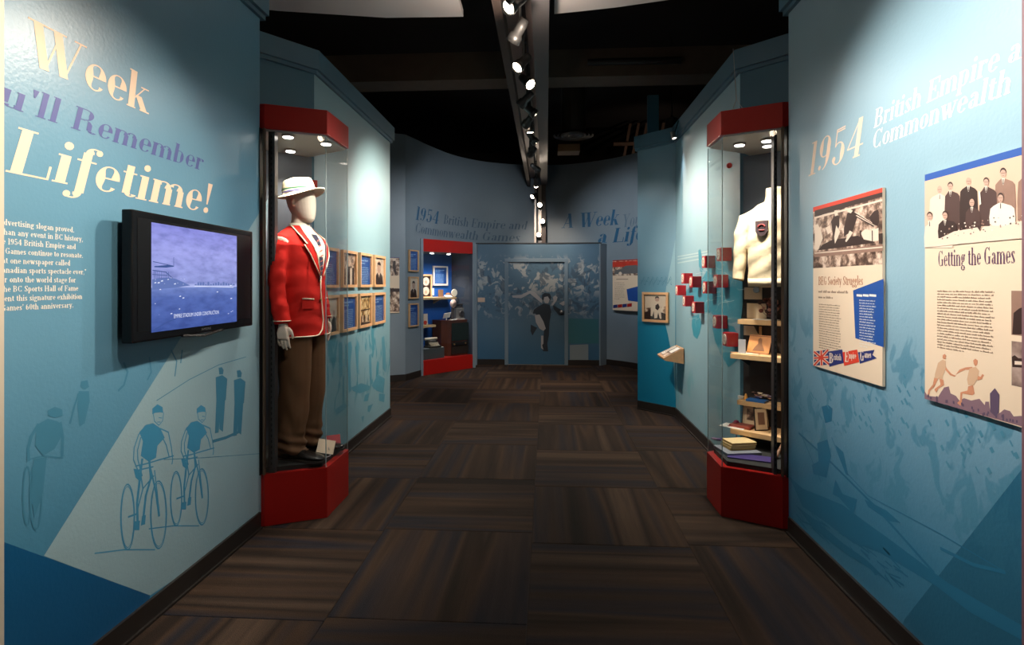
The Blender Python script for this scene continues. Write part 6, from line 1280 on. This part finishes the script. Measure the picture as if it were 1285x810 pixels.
# typewriter on grey plinth
pa1 = aa(556, .10); zpl = az(545, 437, .1)
pln = abox('plinth', .014, pa1, .07, .28, BZ+.002, zpl, mat('plinth_grey', (.07, .085, .09), .6)); tag(pln, 'grey plinth carrying the typewriter in the alcove case', 'plinth')
ty = thing('typewriter', 'old black and cream typewriter on the grey plinth in the alcove case', 'typewriter', tuple(AM(.15, .18, zpl).to_translation()))
tya = aa(543, .17)
def TB_(n_, x0, x1, y0, y1, z0, z1, m, **k): return abox(n_, tya+x0, tya+x1, .17+y0, .17+y1, zpl+z0, zpl+z1, m, ty, **k)
TYM = mat('typewriter_dark', (.045, .04, .035), .4); TYC = mat('typewriter_keys', (.62, .52, .38), .5)
TB_('base', -.12, .12, -.09, .09, .001, .03, TYM, bevel=.004); TB_('body', -.10, .10, .0, .085, .03, .12, TYM, bevel=.008); 
obj('platen', MB().tube([AM(tya-.13, .22, zpl+.145).to_translation(), AM(tya+.13, .22, zpl+.145).to_translation()], .02, 12), TYC, ty, smooth=True)
TB_('type_basket', -.06, .06, -.01, .03, .09, .125, STEEL)
km = None
for rr2 in range(4):
    for k in range(9):
        if km is None: km = obj('key', MB().lathe([(.0085, 0), (.0085, .006), (.006, .008)], 8), TYC, ty)
        else: km = km.copy(); COL.objects.link(km)
        km.location = AM(tya-.088+k*.021+rr2*.004, .095+rr2*.021, zpl+.034+rr2*.014).to_translation(); km.matrix_parent_inverse = Matrix.Translation(-ty.location)
item('label_card', 'white label card lying beside the typewriter in the alcove case', 'card', MB().box(-.06, .06, -.02, .02, 0, .004, AM(aa(553, .1), .11, zpl+.001)), WHITE)

# ================================================================== TRACK, LAMPS, CEILING
BEAM = mat('beam_grey', (.085, .08, .085), .6, noise=.1); FLNG = mat('channel_paint', (.30, .24, .23), .5)
bx = thing('lighting_beam', 'long grey ceiling beam carrying the lighting track down the corridor', 'beam', (TX, 5.5, 3.38))
obj('beam_box', MB().box(TX+.07, TX+.19, -1.0, 10.55, 3.36, 3.62), BEAM, bx); obj('beam_box', MB().box(TX-.19, TX-.13, -1.0, 10.55, 3.36, 3.62), mat('beam_brown', (.05, .035, .03), .6), bx)
obj('channel', MB().box(TX-.13, TX+.07, -1.0, 10.5, 3.50, 3.52), FLNG, bx)
obj('track_rail', MB().box(TX-.02, TX+.02, -.9, 10.3, 3.47, 3.50), BLACK, bx)
# drop post before the curved wall
dp = thing('drop_post', 'dark vertical post with a lit metal channel, dropping from the beam behind the mural wall', 'post', (TX+.03, 10.5, 0))
obj('post', MB().box(TX+.08, TX+.16, 10.42, 10.52, 0, 3.36), mat('post_brown', (.07, .045, .035), .5), dp); obj('metal_channel', MB().box(TX-.055, TX+.08, 10.48, 10.52, 0, 3.36), mat('channel_metal', (.42, .34, .28), .35, metal=.6), dp); obj('rail', MB().box(TX-.02, TX+.02, 10.44, 10.48, 1.9, 3.36), BLACK, dp)
HEADM = mat('lamp_housing', (.02, .02, .02), .4)
def track_head(label, y, target, z=TZ, x=TX, lit=True, group='track spotlights'):
    r = thing('track_spotlight', label, 'spotlight', (x, y, z), group=group)
    d = (Vector(target)-Vector((x, y, z))).normalized(); q = d.to_track_quat('Z', 'Y').to_matrix().to_4x4(); M_ = Matrix.Translation((x, y, z)) @ q
    h = obj('housing', MB().lathe([(.012, -.07), (.030, -.065), (.034, -.02), (.034, .035), (.045, .045), (.048, .095), (.044, .096), (.036, .055), (.005, .05)], 18, M_, cap=True), HEADM, r, smooth=True)
    obj('bulb', MB().lathe([(.040, .082), (.034, .088), (.012, .091)], 18, M_), LAMP if lit else STEEL, h)
    if z == TZ: obj('stem', MB().tube([(x, y, z+.02), (x, y, 3.47)], .009, 8), HEADM, r); obj('adapter', MB().box(x-.018, x+.018, y-.05, y+.05, 3.455, 3.475), HEADM, r)
    else: obj('stem', MB().tube([(x, y, z), (x, 10.44, z)], .009, 8), HEADM, r)
    return r
side_ = lambda t: 'left' if t[0] < -.5 else ('right' if t[0] > .5 else 'far')
names = ['nearest', 'second', 'third', 'fourth', 'fifth', 'sixth', 'seventh', 'eighth', 'ninth', 'tenth', 'eleventh', 'twelfth', 'thirteenth', 'fourteenth', 'fifteenth', 'sixteenth', 'seventeenth', 'eighteenth', 'nineteenth', 'twentieth', 'twenty-first']
for i, (y, t, wt_, cone, c_) in enumerate(sorted(SPOTS)):  # includes heads for the spots added to brighten the cases and carpet
    track_head('black track spotlight turned to the %s side, %s along the track from the camera' % (side_(t), names[i]), y, t)
# heads on the post, the bright ones shine back down the corridor
for i, (z, x, t) in enumerate(((2.97, -.05, (-.1, 8.0, 2.6)), (2.66, .0, (.0, 0, 1.9)), (2.42, -.06, (-.6, 6, 1.6)), (3.16, -.14, (-1.5, 9, 2.0)))):
    track_head(['spotlight on the drop post, second from the top', 'brightest spotlight on the drop post, facing the camera', 'lowest spotlight on the drop post, just above the mural wall', 'topmost spotlight on the drop post'][i], 10.36, t, z, TX+.02+x+.08)
spot('added_uplight', (TX, 3.45, 3.0), (TX, 3.45, 4), 26, 178, WARM)  # unseen uplight added to brighten the ceiling panels, standing in for back-spill
spot('back_spot', (TX+.1, 10.25, 2.62), (TX, 6.5, 0), 45, 90, WARM)
# ceiling clouds
CLM = mat('ceiling_panel_grey', (.80, .76, .76), .7)
for poly, lab in (([(-3.2, 1.2), (-.60, 1.2), (-.62, 4.12), (-1.2, 4.10), (-1.95, 3.95), (-3.2, 3.6)], 'pale grey hanging ceiling panel at the upper left'), ([(.05, 1.2), (2.6, 1.2), (2.6, 3.55), (1.05, 3.92), (.5, 4.05), (.06, 4.12)], 'pale grey hanging ceiling panel at the upper right')):
    r = thing('ceiling_panel', lab, 'ceiling panel', (poly[0][0], 2, 3.50)); obj('panel', MB().prism(poly, 3.50, 3.55), CLM, r)
    for k in (1, 2, 4): p = Vector(poly[k]).lerp(Vector(poly[0]), .25); obj('hanger', MB().tube([(p.x, p.y, 3.55), (p.x, p.y, 4.7)], .004, 5), STEEL, r)
bmm = MB().box(-3.6, 3.6, 6.6, 6.95, 3.95, 4.28); tag(obj('cross_beam', bmm, mat('cross_beam_brown', (.12, .085, .06), .7, noise=.2)), 'wide brown beam crossing the dark ceiling', 'beam')
tag(obj('ceiling_pipe', MB().tube([(.48, 6.5, 4.08), (1.55, 6.5, 4.08)], .04, 12), BLACK), 'black pipe along the right part of the cross beam', 'pipe')
vt = thing('air_diffuser', 'round ringed air diffuser in the dark ceiling, right of the track', 'vent', (.40, 8.2, 3.66)); DV = mat('vent_brown', (.055, .045, .036), .5)
for k in range(5): rr2 = .30-.055*k; obj('ring', MB().lathe([(rr2, 3.68), (rr2-.02, 3.70-.008*k), (rr2-.03, 3.70-.008*k), (rr2-.008, 3.675)], 32, Matrix.Translation((.40, 8.2, 0)), cap=False), DV, vt)
obj('duct', MB().lathe([(.18, 3.70), (.18, 4.7)], 24, Matrix.Translation((.40, 8.2, 0))), DV, vt)
tag(obj('duct_box', MB().box(.18, .52, 8.6, 8.9, 3.55, 3.66), mat('duct_ochre', (.14, .08, .035), .6)), 'ochre box hanging under the round air diffuser', 'duct')
lv = thing('ceiling_louvre', 'rack of slanted brown slats above the curved wall, right', 'louvre', (1.75, 11.0, 4.0)); LVM = mat('slat_brown', (.15, .085, .055), .6)
for k in range(6): x = 1.45+k*.16; obj('slat', MB().loft([[(x, 10.9, 3.75), (x+.05, 10.9, 3.75), (x+.05, 10.95, 3.75), (x, 10.95, 3.75)], [(x+.16, 10.9, 4.62), (x+.21, 10.9, 4.62), (x+.21, 10.95, 4.62), (x+.16, 10.95, 4.62)]]), LVM, lv)
obj('rail', MB().box(1.3, 2.6, 10.85, 10.9, 4.18, 4.24), LVM, lv)
spot('ceiling_glow', (2.2, 9.6, 3.3), (1.9, 11, 4.2), 12, 100, WARM)
dl = thing('downlight', 'round lit downlight hanging above the teal return wall', 'lamp', (1.62, 7.15, 3.5)); px_, pz_ = P(843, 163, 7.2), None
X_, Y_, Z_ = px_
obj('housing', MB().lathe([(.082, Z_), (.085, Z_+.01), (.075, Z_+.14), (.02, Z_+.17)], 20, Matrix.Translation((X_, Y_, 0))), HEADM, dl); obj('bulb', MB().lathe([(.07, Z_-.001), (.05, Z_-.006), (.01, Z_-.008)], 20, Matrix.Translation((X_, Y_, 0))), LAMP, dl); obj('stem', MB().tube([(X_, Y_, Z_+.17), (X_, Y_, 4.7)], .008, 6), HEADM, dl)
# small clip spotlight on the right crown, washing the map wall
p = P(858, 168, 6.0); cs_ = thing('clip_spotlight', 'small spotlight clipped to the crown of the right rear wall, washing the map', 'spotlight', tuple(p))
clp = V(1.36, 6.02, 3.08)
M_ = Matrix.Translation(clp) @ V(.25, -.15, -1).to_track_quat('Z', 'Y').to_matrix().to_4x4()
h = obj('housing', MB().lathe([(.012, -.05), (.025, -.045), (.028, .03), (.024, .03), (.02, .01)], 14, M_), STEEL, cs_); obj('bulb', MB().lathe([(.022, .022), (.01, .026)], 14, M_), LAMPW, h); obj('arm', MB().tube([clp, clp+V(.05, 0, .16), clp+V(.12, 0, .17)], .006, 6), HEADM, cs_)
cs_.location = clp
for c_ in cs_.children: c_.matrix_parent_inverse = Matrix.Translation(-clp)
spot('clip_spot', clp+V(.005, -.003, -.05), V(1.455, 5.98, 1.3), 16, 46, COOL, blend=.4)
tag(obj('speaker_box', MB().box(-1.885, -1.78, 6.142, 6.22, 2.78, 3.09), BLACK), 'small black speaker box past the end of the left rear wall', 'speaker')
tag(obj('red_sign', MB().box(-.03, .03, -.004, .004, -.05, .05, Matrix.Translation((-1.73, 4.02, 2.22)) @ Matrix.Rotation(R(40), 4, 'Z')), mat('sign_red', (.5, .03, .02), .4)), 'small red sign high in the left display case', 'sign')
pc_ = (V(1.30, 4.03, 2.34)); tag(obj('red_lamp', MB().ball(pc_, .02, 10, 7), mat('sign_red', (.5, .03, .02))), 'small red round sensor high in the right display case', 'sensor')
wr_ = MB(); wr_.tube([(1.33, 4.0, 2.60+.01), (1.31, 4.0, 2.72), (1.34, 4.0, 2.80), (1.38, 4.0, 2.74), (1.36, 4.0, 2.62)], .003, 5).tube([(1.34, 4.0, 2.80), (1.35, 4.1, 3.2)], .003, 5); tag(obj('loose_cable', wr_, STEEL), 'thin looped cable above the right case cap', 'cable')

# printed pictures and fine lettering made of many flecks too small to pick apart
for o in list(bpy.data.objects):
    if o.type == 'MESH' and o.parent is not None and any(k in o.name for k in ('print', 'banner', 'skyline', 'mural_', 'map_lines', 'picture_', 'relay', 'tie_stripe', 'laces', 'emblem')) and 'kind' not in o:
        o['kind'] = 'stuff'
